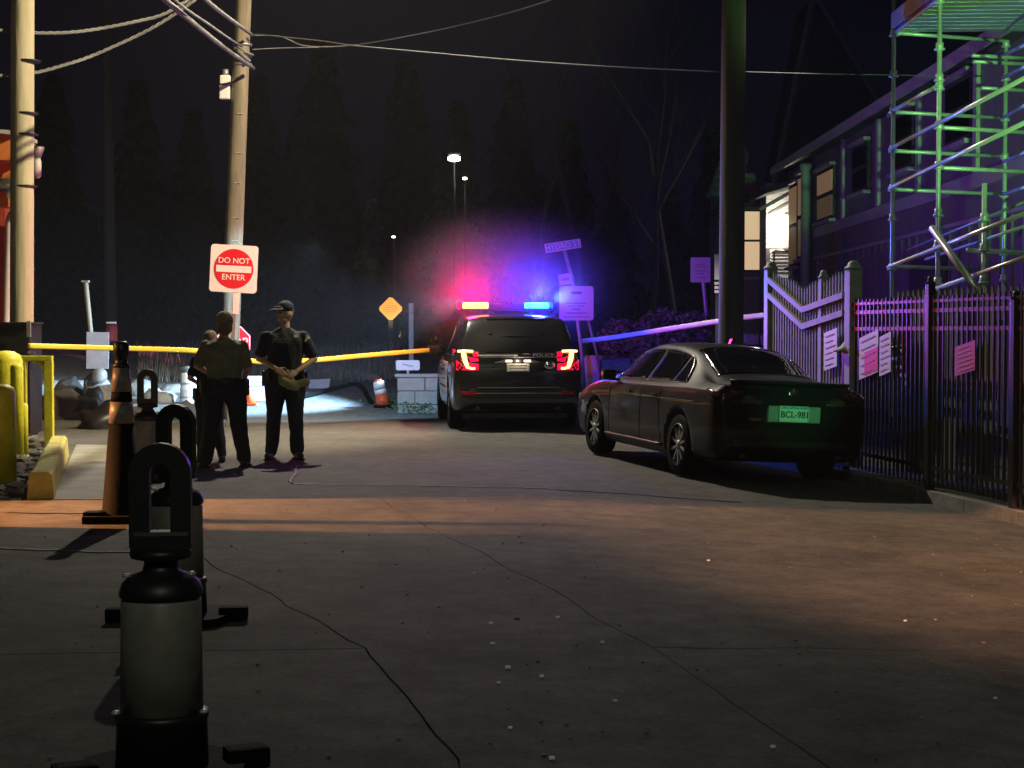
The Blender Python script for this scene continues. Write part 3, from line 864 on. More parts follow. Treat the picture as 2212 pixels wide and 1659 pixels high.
for i, (pp, d, m_, lab) in enumerate(ROCKS):
    g = G(*pp)
    blob(MB(), g, d, i + 40, 3, 0.3).build('boulder', M[m_], loc=g, label=lab, cat='boulder')

# ------------------------------------------------------------------ back left: leaning post, gravel bank objects
def gpoint(px, py):
    """first hit of a pixel ray with the terrain"""
    a_, b_ = (px - CX) / F, (CY - py) / F
    y = 5.0
    while y < 140:
        t = y / (CP + b_ * SP); x = a_ * t; z = CAMH + t * (b_ * CP - SP)
        h = gz(x, y)
        if 15 < y < 29: h = max(h, zr(x))
        if z <= h: return Vector((x, y, h))
        y += 0.05
    return Vector((a_ * 60, 60, gz(a_ * 60, 60)))
g = gpoint(212, 868)
lp = thing('leaning_board_post', g, 'leaning wooden post with a white board nailed to it', 'sign post')
tp = P(185, 610, g.y)
MB().tube([g - Vector((0, 0, 0.1)), tp], 0.05, 8).build('post', M['wood'], lp)
MB().box(tp + Vector((0, 0, 0.02)), (0.14, 0.12, 0.035)).build('post_cap', M['wood'], lp)
q = P(211, 757, g.y - 0.08)
wd, ht = 48 * g.y / F, 79 * g.y / F
MB().box(q, (wd, 0.02, ht), Matrix.Rotation(R(1), 3, 'Y')).build('board', mat('weathered_board', (0.34, 0.31, 0.33), .7, var=.15, scale=6), lp)
mb = MB(); blob(mb, P(213, 812, g.y - 0.15), (0.17, 0.12, 0.17), 3, 2, 0.2); mb.build('wrapped_bag', M['band_grey'], lp)
mb = MB(); blob(mb, P(213, 845, g.y), (0.28, 0.2, 0.4), 5, 2, 0.2); mb.build('stump', M['rock_pale'], lp)
# small markers
q = gpoint(240, 868)
mb = MB(); mb.box(P(240, 697, q.y - 0.3), (0.18, 0.03, 0.03)); mb.build('pole_step', M['steel'], loc=P(240, 697, q.y - 0.3), label='small pale crossbar fixed low on the dim distant pole', cat='crossbar')
# pale rocks on the bank
for i, (px, py, s_) in enumerate([(255, 850, 0.5), (160, 845, 0.45), (470, 872, 0.35), (345, 868, 0.4), (90, 850, 0.5), (375, 845, 0.3), (305, 850, 0.5), (765, 812, 0.4), (730, 806, 0.4), (700, 812, 0.32), (795, 818, 0.3), (600, 812, 0.3)]):
    g = gpoint(px, py)
    sides = ['left of the leaning post', 'beside the yellow frame', 'behind the standing people', 'right of the tall cone handle', 'far left by the cabinet', 'near the white barrel', 'between the tall cone and the leaning post', 'at the right end of the dry grass', 'in the middle of the dry grass', 'near the tarp plate', 'above the orange delineator', 'behind the right officer']
    blob(MB(), g, (s_, s_ * 0.7, s_ * 0.55), i + 3, 2, 0.3).build('boulder', M['rock_pale'], loc=g, label='pale rock on the gravel bank ' + sides[i], cat='boulder')
# dry grass on the bank
mb = MB()
for i in range(5200):
    px = rnd.uniform(300, 860); Y = rnd.uniform(36.5, 44)
    x = (px - CX) / F * Y
    z = gz(x, Y); h = rnd.uniform(0.12, 0.42); a_ = rnd.uniform(0, 3.14); dx, dy = 0.014 * math.cos(a_), 0.014 * math.sin(a_)
    lx, ly = rnd.uniform(-.08, .08), rnd.uniform(-.08, .08)
    mb.add([(x - dx, Y - dy, z - .02), (x + dx, Y + dy, z - .02), (x + lx, Y + ly, z + h)], [(0, 1, 2)])
mb.build('dry_grass', M['dry_grass'], label='dry grass on the bank behind the barrier tape', cat='grass', kind='stuff')
# weeds by the concrete block
mb = MB()
for i in range(900):
    px = rnd.gauss(900, 28); py = rnd.uniform(868, 900)
    g = gpoint(px, py); h = rnd.uniform(0.03, 0.22)
    a_ = rnd.uniform(0, 6.28); s_ = rnd.uniform(.02, .05)
    mb.add([g + Vector((0, 0, h)), g + Vector((s_ * math.cos(a_), s_ * math.sin(a_), h + .02)), g + Vector((s_ * math.cos(a_ + .9), s_ * math.sin(a_ + .9), h - .02))], [(0, 1, 2)])
mb.build('weeds', M['leaf'], label='green weeds at the foot of the concrete block pillar', cat='weeds', kind='stuff')
# concrete block pillar with sign
g = gpoint(895, 893); g.z = 0.0
bp_ = thing('block_pillar', g, 'squat grey concrete block pillar left of the police vehicle', 'pillar')
W_ = 0.84; x0 = P(858, 850, g.y).x; zt = P(0, 815, g.y).z
for r_ in range(3):
    hh_ = (zt + 0.1) / 3
    off = 0.0 if r_ % 2 else -0.18
    xs = [0, 0.33, W_] if r_ % 2 else [0, 0.52, W_]
    for i in range(2):
        xa, xb = x0 + xs[i], x0 + xs[i + 1]
        MB().box(((xa + xb) / 2, g.y + 0.3, -0.1 + hh_ * (r_ + .5)), (xb - xa - 0.012, 0.6 + 0.01 * (i + r_), hh_ - 0.012), None, 0.012).build('block', M['block'], bp_)
MB().box((x0 + W_ / 2, g.y + 0.3, zt + 0.03), (W_ + 0.08, 0.68, 0.06), None, 0.01).build('cap_stone', M['block'], bp_)
s2 = sign_frame('plaque', P(881, 789, g.y + 0.2), 52 * g.y / F, 22 * g.y / F, 'rounded pale plaque standing on the concrete block pillar', 'plaque', M['white_board'], rad=0.04)
MB().box((0, 0.02, -0.14), (0.05, 0.03, 0.12)).build('bracket', M['steel_dull'], s2, world=False)
MB().box((0, -0.003, 0.0), (0.2, 0.004, 0.02), Matrix.Rotation(R(12), 3, 'Y')).build('printed_line', M['grey_print'], s2, world=False)
# leaning orange delineator
g = gpoint(829, 880)
dl = thing('delineator', g, 'leaning orange delineator with two white bands beside the concrete block pillar', 'traffic cone')
ax = (P(817, 822, g.y) - g)
def seg(t0, t1, r0, r1, nm, m_):
    MB().tube([g + ax * t0, g + ax * t1], [r0, r1], 18).build(nm, m_, dl)
seg(0.0, 0.50, 0.125, 0.115, 'lower_tube', M['orange'])
seg(0.50, 0.68, 0.117, 0.115, 'reflective_band', M['band_white'])
seg(0.68, 0.71, 0.110, 0.108, 'middle_tube', M['navy'])
seg(0.71, 0.97, 0.113, 0.105, 'reflective_band', M['band_white'])
seg(0.97, 1.04, 0.085, 0.07, 'top_cap', M['orange'])
MB().lathe([(0.2, 0), (0.2, 0.03), (0.13, 0.05)], g, 16).build('foot', M['rubber'], dl)
# strand along the dark line on the gravel
pts = [(655, 862), (690, 853), (730, 842), (762, 834), (775, 836), (790, 853), (806, 878)]
p3 = [gpoint(*p) + Vector((0, 0, 0.035)) for p in pts]
out = []
for i in range(len(p3) - 1):
    for k in range(5):
        q = p3[i].lerp(p3[i + 1], k / 5); q.z = gz(q.x, q.y) + 0.04; out.append(q)
MB().tube(out, 0.05, 8).build('black_strand', M['rubber'], loc=out[0], label='thick black strand lying across the pale gravel', cat='strand')
# flat plate, blue board, small cone, barrels
g = gpoint(690, 838)
MB().box(g + Vector((0, 0, 0.08)), (0.44, 0.30, 0.02), Matrix.Rotation(R(38), 3, 'X') @ Matrix.Rotation(R(-4), 3, 'Y')).build('fallen_sign', M['white_board'], loc=g, label='pale sign plate lying tilted on the gravel right of the officer', cat='sign')
g = gpoint(555, 872)
o = thing('folding_sign', g, 'pale folding sign standing between the two officers', 'sign')
MB().box(g + Vector((0, 0, 0.30)), (0.36, 0.02, 0.48), Matrix.Rotation(R(-8), 3, 'X')).build('sign_plate', M['white_board'], o)
for k, dz in enumerate((0.42, 0.34, 0.27)): MB().box(g + Vector((0, -0.035 - 0.01 * k, dz)), (0.26, 0.004, 0.03)).build('printed_line', M['grey_print'], o)
MB().box(g + Vector((0, 0.16, 0.28)), (0.34, 0.02, 0.46), Matrix.Rotation(R(10), 3, 'X')).build('back_leg', M['steel_dull'], o)
g = gpoint(548, 868) + Vector((0, -0.5, 0))
g.z = gz(g.x, g.y)
o = thing('small_cone', g, 'small bright orange cone in front of the pale folding sign', 'traffic cone')
MB().box(g + Vector((0, 0, 0.02)), (0.30, 0.30, 0.03), None, 0.008).build('base', M['orange'], o)
MB().lathe([(0.12, 0.03), (0.03, 0.27), (0.02, 0.28)], g, 20).build('cone_body', M['orange'], o)
g = gpoint(408, 872)
o = thing('drum', g, 'white plastic drum with dark rings left of the standing people', 'drum')
MB().lathe([(0.17, 0), (0.18, 0.02), (0.165, 0.25), (0.18, 0.27), (0.165, 0.30), (0.155, 0.55), (0.14, 0.6)], g, 24).build('barrel', M['band_white'], o)
for zz in (0.13, 0.40): MB().lathe([(0.176, -0.02), (0.178, 0), (0.175, 0.02)], g + Vector((0, 0, zz)), 24).build('ring', M['grey_print'], o)
MB().lathe([(0.10, 0.6), (0.09, 0.66), (0.16, 0.69), (0.16, 0.71), (0.06, 0.73)], g, 24).build('lid', M['steel_dull'], o)

# ------------------------------------------------------------------ other signs
# STOP sign behind the left person
q = P(505, 740, 36)
st = thing('stop_sign', q, 'red octagonal stop sign partly hidden behind the olive shirted person', 'road sign')
r_ = 0.385
oc = [(r_ * math.cos(R(22.5 + 45 * k)), 0, r_ * math.sin(R(22.5 + 45 * k))) for k in range(8)]
MB().prism(oc, (0, 0.006, 0)).build('sign_plate', M['white_board'], st, world=False)
oc = [(r_ * .93 * math.cos(R(22.5 + 45 * k)), -0.002, r_ * .93 * math.sin(R(22.5 + 45 * k))) for k in range(8)]
MB().prism(oc, (0, -0.003, 0)).build('red_face', M['red_sign'], st, world=False)
lettering('STOP', 0.26, M['white_board'], st, (0, -0.008, 0.0), (R(90), 0, 0), False)
MB().box((0, 0.03, -0.75), (0.06, 0.04, 1.9)).build('post', M['steel_dull'], st, world=False)
# orange diamond sign
q = P(844, 667, 50)
dm = thing('diamond_sign', q, 'orange diamond warning sign on a dark post left of the police vehicle', 'road sign')
h_ = 28 * 50 / F; c_ = 0.05
dp = [(c_, h_ - c_), (h_ - c_, c_), (h_ - c_, -c_), (c_, -h_ + c_), (-c_, -h_ + c_), (-h_ + c_, -c_), (-h_ + c_, c_), (-c_, h_ - c_)]
MB().prism([(x, 0, z) for x, z in dp], (0, 0.006, 0)).build('sign_plate', M['orange_sign'], dm, world=False)
for dz, ww in ((0.09, 0.30), (0.03, 0.44), (-0.03, 0.44), (-0.09, 0.32)):
    MB().box((0, -0.004, dz), (ww, 0.004, 0.02)).build('printed_line', mat('orange_print', (0.55, 0.13, 0.01), 0.5), dm, world=False)
MB().box((0, 0.05, -0.9), (0.14, 0.06, 1.9)).build('post', M['wood_dark'], dm, world=False)
# pale thin post right of the diamond sign
g = P(888, 655, 40)
o = thing('marker_post', (g.x, 40, gz(g.x, 40)), 'thin pale steel post between the diamond sign and the police vehicle', 'post')
MB().box((g.x, 40, (g.z + gz(g.x, 40)) / 2), (0.11, 0.05, g.z - gz(g.x, 40))).build('steel_channel', M['steel_dull'], o)
# street name post
Yp = 30.6
po = thing('street_sign_post', P(1290, 905, Yp), 'leaning post behind the police vehicle carrying the Hydro St street name blade', 'street sign')
po.location.z = 0
MB().tube([P(1268, 905, Yp), P(1256, 760, Yp), P(1236, 600, Yp), P(1219, 542, Yp)], 0.033, 10).build('post', M['steel'], po)
MB().tube([P(1322, 905, Yp + .2), P(1288, 760, Yp + .2), P(1262, 660, Yp + .1)], 0.03, 10).build('brace_post', M['steel_dull'], po)
q = P(1216, 531, Yp - 0.03)
rt = Matrix.Rotation(R(-9), 3, 'Y')
MB().box(q, (0.66, 0.012, 0.165), rt, 0.004).build('name_blade', M['white_board'], po)
MB().box(q + Vector((0, -0.008, 0)), (0.62, 0.004, 0.13), rt).build('blade_face', M['green_sign'], po)
lettering('HYDRO ST', 0.135, M['white_board'], po, q + Vector((0, -0.012, 0)), (R(90), R(-9), 0), True)
q = P(1221, 603, Yp - 0.05)
MB().box(q, (0.24, 0.008, 0.20), rt).build('small_plate', M['white_board'], po)
MB().box(q + Vector((0, -0.006, 0.0)), (0.14, 0.004, 0.05), rt).build('printed_line', M['grey_print'], po)
q = P(1245, 655, Yp - 0.08)
wd = 74 * Yp / F
sb = sign_frame('notice_sign', q, wd, 74 * Yp / F, 'square white notice sign on the leaning post at the right of the light bar', 'sign', M['white_board'], rad=0.05)
for (dz, ww, th_) in ((0.19, 0.18, 0.05), (0.0, 0.38, 0.022), (-0.05, 0.30, 0.022), (-0.11, 0.16, 0.035), (-0.18, 0.40, 0.022), (-0.25, 0.48, 0.015)):
    MB().box((0.0, -0.004, dz), (ww, 0.004, th_)).build('printed_line', M['dark_print'] if th_ > 0.04 else M['grey_print'], sb, world=False)
# pale octagonal container right of the police vehicle
q = P(1285, 905, 31.5); q.z = 0
o = thing('octagonal_bin', q, 'pale eight sided plastic bin between the police vehicle and the sedan', 'bin')
zt = P(0, 768, 31.5).z; zb = P(0, 850, 31.5).z
prof = []
mb = MB(); wd = 56 * 31.5 / F / 2
mb.prism([(q.x - wd * .7, 31.4, zt), (q.x + wd * .6, 31.4, zt), (q.x + wd, 31.4, zt - .2), (q.x + wd, 31.4, zb + .15), (q.x + wd * .7, 31.4, zb), (q.x - wd * .75, 31.4, zb), (q.x - wd, 31.4, zb + .2), (q.x - wd, 31.4, zt - .15)], (0, 0.5, 0))
mb.build('bin_body', M['white_board'], o)
MB().box((q.x, 31.65, zb / 2), (0.3, 0.3, zb), None, .01).build('pedestal', M['steel_dull'], o)
MB().box((q.x - 0.02, 31.385, (zt + zb) / 2 + .02), (wd * 1.1, 0.02, (zt - zb) * .62), None, .006).build('bin_door', M['band_white'], o)
# sign right with post
Yr = 31.5
q = P(1513, 583, Yr)
sr = sign_frame('parking_sign', q, 43 * Yr / F, 54 * Yr / F, 'small pale rectangular sign on a post, left of the dark utility pole', 'sign', M['white_board'], rad=0.03)
for (dz, ww) in ((0.1, .16), (0.06, .2), (-0.02, .2), (-0.07, .14), (-.15, .2)): MB().box((0, -0.004, dz), (ww, 0.004, 0.014)).build('printed_line', M['grey_print'], sr, world=False)
MB().tube([(-0.02, 0.06, 0.1), (0.06, 0.06, -0.2), (0.14, 0.06, -1.0), (0.16, 0.06, -q.z)], 0.04, 8).build('post', M['steel'], sr, world=False)
q = P(1549, 590, 27)
o = thing('reflector_post', (q.x, 27, 0), 'narrow striped reflector post at the left edge of the dark utility pole', 'marker post')
ytop, ybot = P(0, 549, 27).z, P(0, 604, 27).z
MB().box((q.x, 27, (ytop + ybot) / 2), (0.085, 0.02, ytop - ybot)).build('reflector_strip', M['white_board'], o)
for py in (612, 621, 630): MB().box(P(1549, py, 27), (0.085, 0.02, 0.045)).build('reflector_strip', M['white_board'], o)
MB().box((q.x, 27.03, ytop / 2), (0.04, 0.03, ytop)).build('post', M['wood_dark'], o)

# ------------------------------------------------------------------ stone wall and bushes at the right
wl = thing('stone_wall', (P(1480, 718, 30).x, 30, 0), 'low dry stone wall behind the sedan, from the octagonal bin to the picket fence', 'wall')
x0, x1 = P(1300, 718, 30).x, P(1672, 718, 30).x
row_z = 0.0
stone_me = []
for i in range(6):
    bm = MB(); bm.box((0, 0, 0), (1, 1, 1), None, 0.18)
    bm.v = [tuple(Vector(v) * (1 + 0.09 * noise.noise(Vector(v) * 2.2 + Vector((i * 5, 0, 0))))) for v in bm.v]
    stone_me.append(bm.mesh('stone', M['stone']))
while row_z < 1.75:
    hh_ = rnd.uniform(0.17, 0.27)
    x = x0 - rnd.uniform(0, .3)
    while x < x1:
        ww = rnd.uniform(0.3, 0.62)
        top = 1.05 + 0.62 * (x - x0) / (x1 - x0)
        if row_z + hh_ * .6 < top:
            piece('stone', stone_me[rnd.randrange(6)], wl, (x + ww / 2, 30 + rnd.uniform(-.05, .05), row_z + hh_ / 2), (rnd.uniform(-.04, .04), rnd.uniform(-.04, .04), 0), (ww - 0.03, 0.42, hh_ - 0.025))
        x += ww
    row_z += hh_
mb = MB(); mb.prism([(x0, 30.08, -.1), (x1, 30.08, -.1), (x1, 30.08, 1.45), (x0, 30.08, .9)], (0, .3, 0)); mb.build('wall_core', M['under'], wl)

def leafy(mb, c, d, n, s, seed, flat=0.4):
    r_ = random.Random(seed)
    for i in range(n):
        while True:
            v = Vector((r_.uniform(-1, 1), r_.uniform(-1, 1), r_.uniform(-1, 1)))
            l = v.length
            if l < 1 and l > 0.25 and noise.noise(v * 2.3 + Vector((seed, 0, 0))) > -0.28: break
        p = Vector(c) + Vector((v.x * d[0], v.y * d[1], v.z * d[2]))
        a = Vector((r_.gauss(0, 1), r_.gauss(0, 1), r_.gauss(0, flat))).normalized() * s * r_.uniform(.6, 1.4)
        b = Vector((r_.gauss(0, 1), r_.gauss(0, 1), r_.gauss(0, flat))).normalized() * s * .5
        mb.add([p - a, p + b, p + a, p - b * .8], [(0, 1, 2, 3)])
for i, (px, py, dx, dz, lab) in enumerate([
    (1345, 735, .50, .42, 'pale leafless bush behind the stone wall, next to the octagonal bin'),
    (1435, 712, .55, .40, 'round bush above the roof of the sedan'),
    (1500, 712, .45, .35, 'ragged bush left of the dark utility pole, below the parking sign'),
    (1400, 745, .42, .30, 'low bush just over the windscreen side of the sedan')]):
    q = P(px, py, 30.7)
    o = thing('bush', (q.x, q.y, 0.3), lab, 'bush', 'bushes behind the stone wall')
    mb = MB(); leafy(mb, q, (dx, .4, dz), 900, .06, i + 60); mb.build('foliage', M['bush_pale'], o)
    mb = MB()
    for k in range(9):
        mb.tube([(q.x + rnd.uniform(-.1, .1), q.y, .3), q + Vector((rnd.uniform(-dx, dx) * .7, 0, dz * .7))], 0.012, 4)
    mb.build('stems', M['bark'], o)

# ------------------------------------------------------------------ trees
def conifer_mesh(seed, h, r, m):
    r_ = random.Random(seed); mb = MB()
    n = int(h * 9)
    for i in range(n):
        t = i / n
        z = h * (0.08 + 0.92 * t); rad = r * (1 - t) ** 0.8 * r_.uniform(.75, 1.15) + .08
        for k in range(int(5 + rad * 3)):
            a = r_.uniform(0, 6.28)
            d = Vector((math.cos(a), math.sin(a), 0))
            L = rad * r_.uniform(.6, 1.1)
            for s_ in range(5):
                u = (s_ + 1) / 5
                p = d * L * u + Vector((0, 0, z - .35 * L * u * u))
                w_ = .30 * (1.1 - u) + .10
                q = Vector((-d.y, d.x, 0)) * w_ + Vector((0, 0, r_.uniform(-.12, .12)))
                e = d * w_ * .8 + Vector((0, 0, -r_.uniform(.05, .22)))
                mb.add([p - q * .9, p + e, p + q, p - e * .6 + Vector((0, 0, .05))], [(0, 1, 2), (0, 2, 3)])
    return mb.mesh('crown', m)
def trunk_mesh(h, r):
    return MB().tube([(0, 0, -.3), (0.03, 0, h * .5), (0, 0.02, h * .96)], [r, r * .6, .02], 8).mesh('trunk', M['bark'])
cm = [conifer_mesh(s, 6.0, 1.7, M['needle']) for s in (1, 2, 3)]
cb_ = conifer_mesh(9, 4.0, 1.5, M['needle_b'])
tm = trunk_mesh(6.0, .12)
TREES = [
    (742, 50, 0.62, 3, 'bushy brownish evergreen behind the right officer, below the dark sky'),
    (640, 62, 1.1, 0, 'dark conifer behind and right of the do not enter sign'),
    (805, 58, .72, 1, 'small conifer just left of the diamond sign'),
    (915, 48, .50, 3, 'small bush like evergreen close to the left mirror of the police vehicle'),
    (560, 72, 1.5, 2, 'tall dark conifer far behind the stop sign'),
    (420, 66, 1.25, 0, 'dark conifer between the distant pole and the do not enter sign'),
    (300, 74, 1.5, 1, 'dark conifer right of the distant pole'),
    (120, 70, 1.5, 2, 'dark conifer right of the orange building'),
    (990, 66, 1.3, 0, 'dark conifer above the red beacon'),
    (1110, 74, 1.6, 2, 'tall dark conifer above the middle of the light bar'),
    (880, 78, 1.7, 1, 'tall dark conifer below the far lamps'),
    (1330, 60, 1.0, 1, 'dark conifer right of the square notice sign'),
    (1450, 56, .9, 2, 'dark conifer above the stone wall'),
    (1540, 64, 1.3, 0, 'dark conifer just left of the dark utility pole'),
    (1230, 70, 1.4, 0, 'dark conifer behind the street name blade'),
    (700, 82, 1.9, 2, 'tallest dark conifer high above the right officer'),
]
for i, (px, Y, s, k, lab) in enumerate(TREES):
    x = (px - CX) / F * Y
    o = thing('conifer_tree', (x, Y, gz(x, Y)), lab, 'tree', 'dark evergreens beyond the road')
    me = cb_ if k == 3 else cm[k]
    c = link('crown', me, o); c.scale = (s, s, s * (1.15 if k != 3 else 1.0)); c.rotation_euler = (0, 0, i * 1.3)
    t = link('trunk', tm, o); t.scale = (s, s, s * (1.15 if k != 3 else .62))
def bare_tree(px, Y, h, seed, lab):
    r_ = random.Random(seed); mb = MB(); x = (px - CX) / F * Y
    base = Vector((x, Y, gz(x, Y) - .2))
    def br(p, d, L, r, lev):
        n = 4; pts = [p]; rs = [r]
        for i in range(n):
            d = (d + Vector((r_.gauss(0, .10), r_.gauss(0, .10), .05))).normalized()
            p = p + d * L / n; pts.append(p); rs.append(r * (1 - .5 * (i + 1) / n))
            if lev < 4 and (i > 0 or lev > 0) and r_.random() < .95:
                a = r_.uniform(0, 6.28); s_ = Vector((math.cos(a), math.sin(a), r_.uniform(.3, 1.1)))
                br(p, (d * .8 + s_ * .8).normalized(), L * r_.uniform(.45, .65), rs[-1] * .6, lev + 1)
        mb.tube(pts, rs, 5 if lev < 2 else 3, caps=False)
    br(base, Vector((0, 0, 1)), h * .75, h * .013, 0)
    o = thing('bare_tree', base, lab, 'tree', 'bare trees behind the police vehicle')
    mb.build('branches', M['bark'], o)
bare_tree(1262, 38, 9.0, 3, 'tall leafless tree rising behind the street name blade')
bare_tree(1400, 40, 8.5, 8, 'leafless tree between the notice sign and the parking sign')
bare_tree(1480, 44, 9.0, 12, 'leafless tree just above and left of the parking sign')
bare_tree(1150, 46, 8.0, 15, 'leafless tree above the blue beacon')

# far lamps
def far_lamp(px, py, Y, r, lab, e, col):
    q = P(px, py, Y)
    o = thing('far_lamp', (q.x, Y, gz(q.x, Y)), lab, 'street lamp')
    zb_ = gz(q.x, Y)
    MB().tube([(q.x, Y + .3, zb_), (q.x, Y + .3, q.z + .15)], .045, 6).build('lamp_pole', M['black'], o)
    MB().box(q + Vector((0, .15, r * 1.3)), (r * 3.2, .5, r * .5), None, .01).build('lamp_hood', M['black'], o)
    MB().lathe([(r * .2, -r * .7), (r, -r * .4), (r, r * .5), (r * .3, r * .9)], q, 16, sx=1.5).build('bulb', M['far_bulb'], o)
    light('far_lamp_light', 'POINT', q + Vector((0, -.6, -.1)), e * .12, col, radius=.05)
far_lamp(981, 343, 62, 0.15, 'brightest far street lamp high above the police vehicle', 60, (1, .92, .7))
far_lamp(1004, 386, 62.5, 0.055, 'small lamp added for a glint on leaves below the brightest lamp', 10, (1, .95, .85))  # stands in for lamp light reflected off leaves
far_lamp(850, 512, 56, 0.035, 'tiny far lamp above the diamond sign', 3, (1, .95, .9))

# ------------------------------------------------------------------ house on the right
XF = 7.0
def fy(px): return F * XF / (px - CX) / CP * 1.0
def fz(px, py): return P(px, py, fy(px)).z
hs = thing('grey_house', (XF, 33, 0), 'grey two storey house with tall windows behind the scaffold', 'house')
Yn, Yf_ = 22.5, 42.3
EZ = 5.55
MB().box((XF + 3, (Yn + Yf_) / 2, EZ / 2), (6, Yf_ - Yn, EZ)).build('wall', M['siding_grey'], hs)
MB().prism([(XF - 0.35, Yn - .3, EZ), (XF - 0.35, Yn - .3, EZ + .14), (XF + 3, Yn - .3, EZ + 1.7), (XF + 6.35, Yn - .3, EZ + .14), (XF + 6.35, Yn - .3, EZ)], (0, Yf_ - Yn + .8, 0)).build('roof', M['roof'], hs)
MB().box((XF - 0.36, (Yn + Yf_) / 2 + .1, EZ + .06), (0.04, Yf_ - Yn + .9, 0.20)).build('eaves_board', M['trim'], hs)
MB().box((XF - 0.03, (Yn + 38.5) / 2, 3.78), (0.06, 38.5 - Yn, 0.22)).build('belt_board', M['trim'], hs)
MB().box((XF - 0.02, (Yn + 38.5) / 2, 3.2), (0.04, 38.5 - Yn, 0.06)).build('belt_board', M['trim'], hs)
# vertical boards on the lower storey, trim pilasters on the upper
bd = MB().box((0, 0, 0), (0.03, 0.07, 3.1)).mesh('batten', M['siding_grey'])
y = Yn + .3
while y < 38.4:
    piece('batten', bd, hs, (XF - 0.015, y, 1.6)); y += 0.55
pil = MB().box((0, 0, 0), (0.06, 0.2, 1.65)).mesh('pilaster', M['trim'])
for px in (1822, 1898, 1985, 2110): piece('pilaster', pil, hs, (XF - 0.035, fy(px), 4.72))
def win(pxa, pxb, pa, pb, m_up, m_lo, lab=None, arch=False):
    ya, yb = fy(pxa), fy(pxb); pm = (pxa + pxb) / 2
    zt, zb = fz(pm, pa), fz(pm, pb); yc = (ya + yb) / 2; wd = abs(ya - yb)
    o = MB().box((XF - 0.03, yc, (zt + zb) / 2), (0.09, wd + .16, zt - zb + .16)).build('window', M['roof'], hs)
    zm = (zt + zb) / 2
    MB().box((XF - 0.085, yc, (zt + zm) / 2 + .02), (0.02, wd, (zt - zm) - .06)).build('pane', m_up, o)
    MB().box((XF - 0.080, yc, (zb + zm) / 2 - .02), (0.02, wd, (zm - zb) - .06)).build('pane', m_lo, o)
    MB().box((XF - 0.10, yc, zt + .11), (0.14, wd + .26, 0.07)).build('lintel', M['trim'], o)
    MB().box((XF - 0.10, yc, zb - .11), (0.16, wd + .26, 0.07)).build('sill', M['trim'], o)
win(1772, 1804, 372, 470, M['window_dim'], M['window_faint'])
win(1848, 1878, 320, 408, M['glass'], M['glass'])
win(1935, 1975, 250, 360, M['glass'], M['glass'])
win(2050, 2100, 180, 300, M['glass'], M['glass'])
win(1730, 1749, 382, 552, M['window_dim'], M['window_faint'])
win(1710, 1726, 405, 570, M['window_dim'], M['window_faint'])
cp_ = MB().lathe([(0.15, 0), (0.15, .1), (0.11, .18), (0.11, 5.2), (0.15, 5.3), (0.15, 5.4)], (XF - .2, 38.7, 0.0), 16); cp_.build('corner_column', M['post_green'], hs)
# lower band with garage-like dark door, seen through the scaffold
MB().box((XF - 0.04, fy(2010), 2.0), (0.05, 2.4, 1.5)).build('panel', M['roof'], hs)

# porch annex with the lit lamp
Yq = 43.6
an = thing('porch_annex', (7.2, Yq, 0), 'white sided porch lit by a bright bulb, at the far end of the grey house', 'house')
xa, xb = P(1655, 500, Yq).x, P(1712, 500, Yq).x
MB().box(((xa + xb) / 2, Yq + .6, 2.7), (xb - xa, 1.0, 5.4)).build('wall_core', M['siding_grey'], an)
zz = 1.6
while zz < 5.2:
    MB().box(((xa + xb) / 2, Yq + 0.06, zz + .065), (xb - xa - .01, .05, .115), Matrix.Rotation(R(-7), 3, 'X')).build('siding_board', M['siding'], an)
    zz += 0.13
q = P(1702, 500, Yq - .02)
o = MB().box(q, (0.20, 0.05, 0.92)).build('window', M['trim'], an)
MB().box(q + Vector((0, -.03, .24)), (0.16, 0.02, .40)).build('pane', M['window_lit'], o)
MB().box(q + Vector((0, -.03, -.22)), (0.16, 0.02, .40)).build('pane', M['window_lit'], o)
# roof slab over the porch with pale rafters
za = P(0, 455, Yq).z
MB().prism([(xa - .25, Yq - 1.6, za + .32), (xb + .2, Yq - 3.0, za + .32 + .3), (xb + .2, Yq + 1.4, za + .62), (xa - .25, Yq + 1.4, za + .32)], (0, 0, .12)).build('porch_roof', M['roof'], an)
MB().tube([P(1642, 452, Yq - .9), P(1706, 416, Yq - 1.6)], .05, 4, smooth=False).build('rafter', M['siding'], an)
MB().tube([P(1660, 462, Yq - .5), P(1708, 434, Yq - 1.2)], .05, 4, smooth=False).build('rafter', M['siding'], an)
q = P(1680, 486, Yq - .25)
MB().lathe([(0.03, -.16), (0.10, -.12), (0.13, 0), (0.10, .10), (0.04, .14)], q, 20).build('lamp_globe', M['bulb'], an)
MB().box(q + Vector((0, .13, .05)), (0.08, 0.22, 0.08)).build('lamp_bracket', M['steel_dull'], an)
light('porch_lamp_light', 'POINT', q + Vector((0, -.3, 0)), 60, (1, .9, .74), radius=.12)
q = P(1658, 600, Yq - .4)
z1, zm_, z2 = P(0, 540, Yq).z, P(0, 598, Yq).z, P(0, 690, Yq).z
MB().box((q.x, Yq - .4, (z1 + zm_) / 2), (0.10, .1, z1 - zm_)).build('porch_post', M['siding'], an)
MB().box((q.x + .02, Yq - .4, zm_ / 2), (0.09, .09, zm_)).build('porch_post_foot', M['red_wood'], an)
for k in range(7):
    py = 545 + k * 7.5
    MB().box(P(1690, py, Yq - .5 - .04 * k), (0.52, 0.2, 0.05)).build('step', M['siding'], an)
MB().tube([P(1672, 583, Yq - .9), P(1672, 545, Yq - .9), P(1675, 541, Yq - .9), P(1714, 545, Yq - .9)], .02, 6).build('railing', M['black_iron'], an)
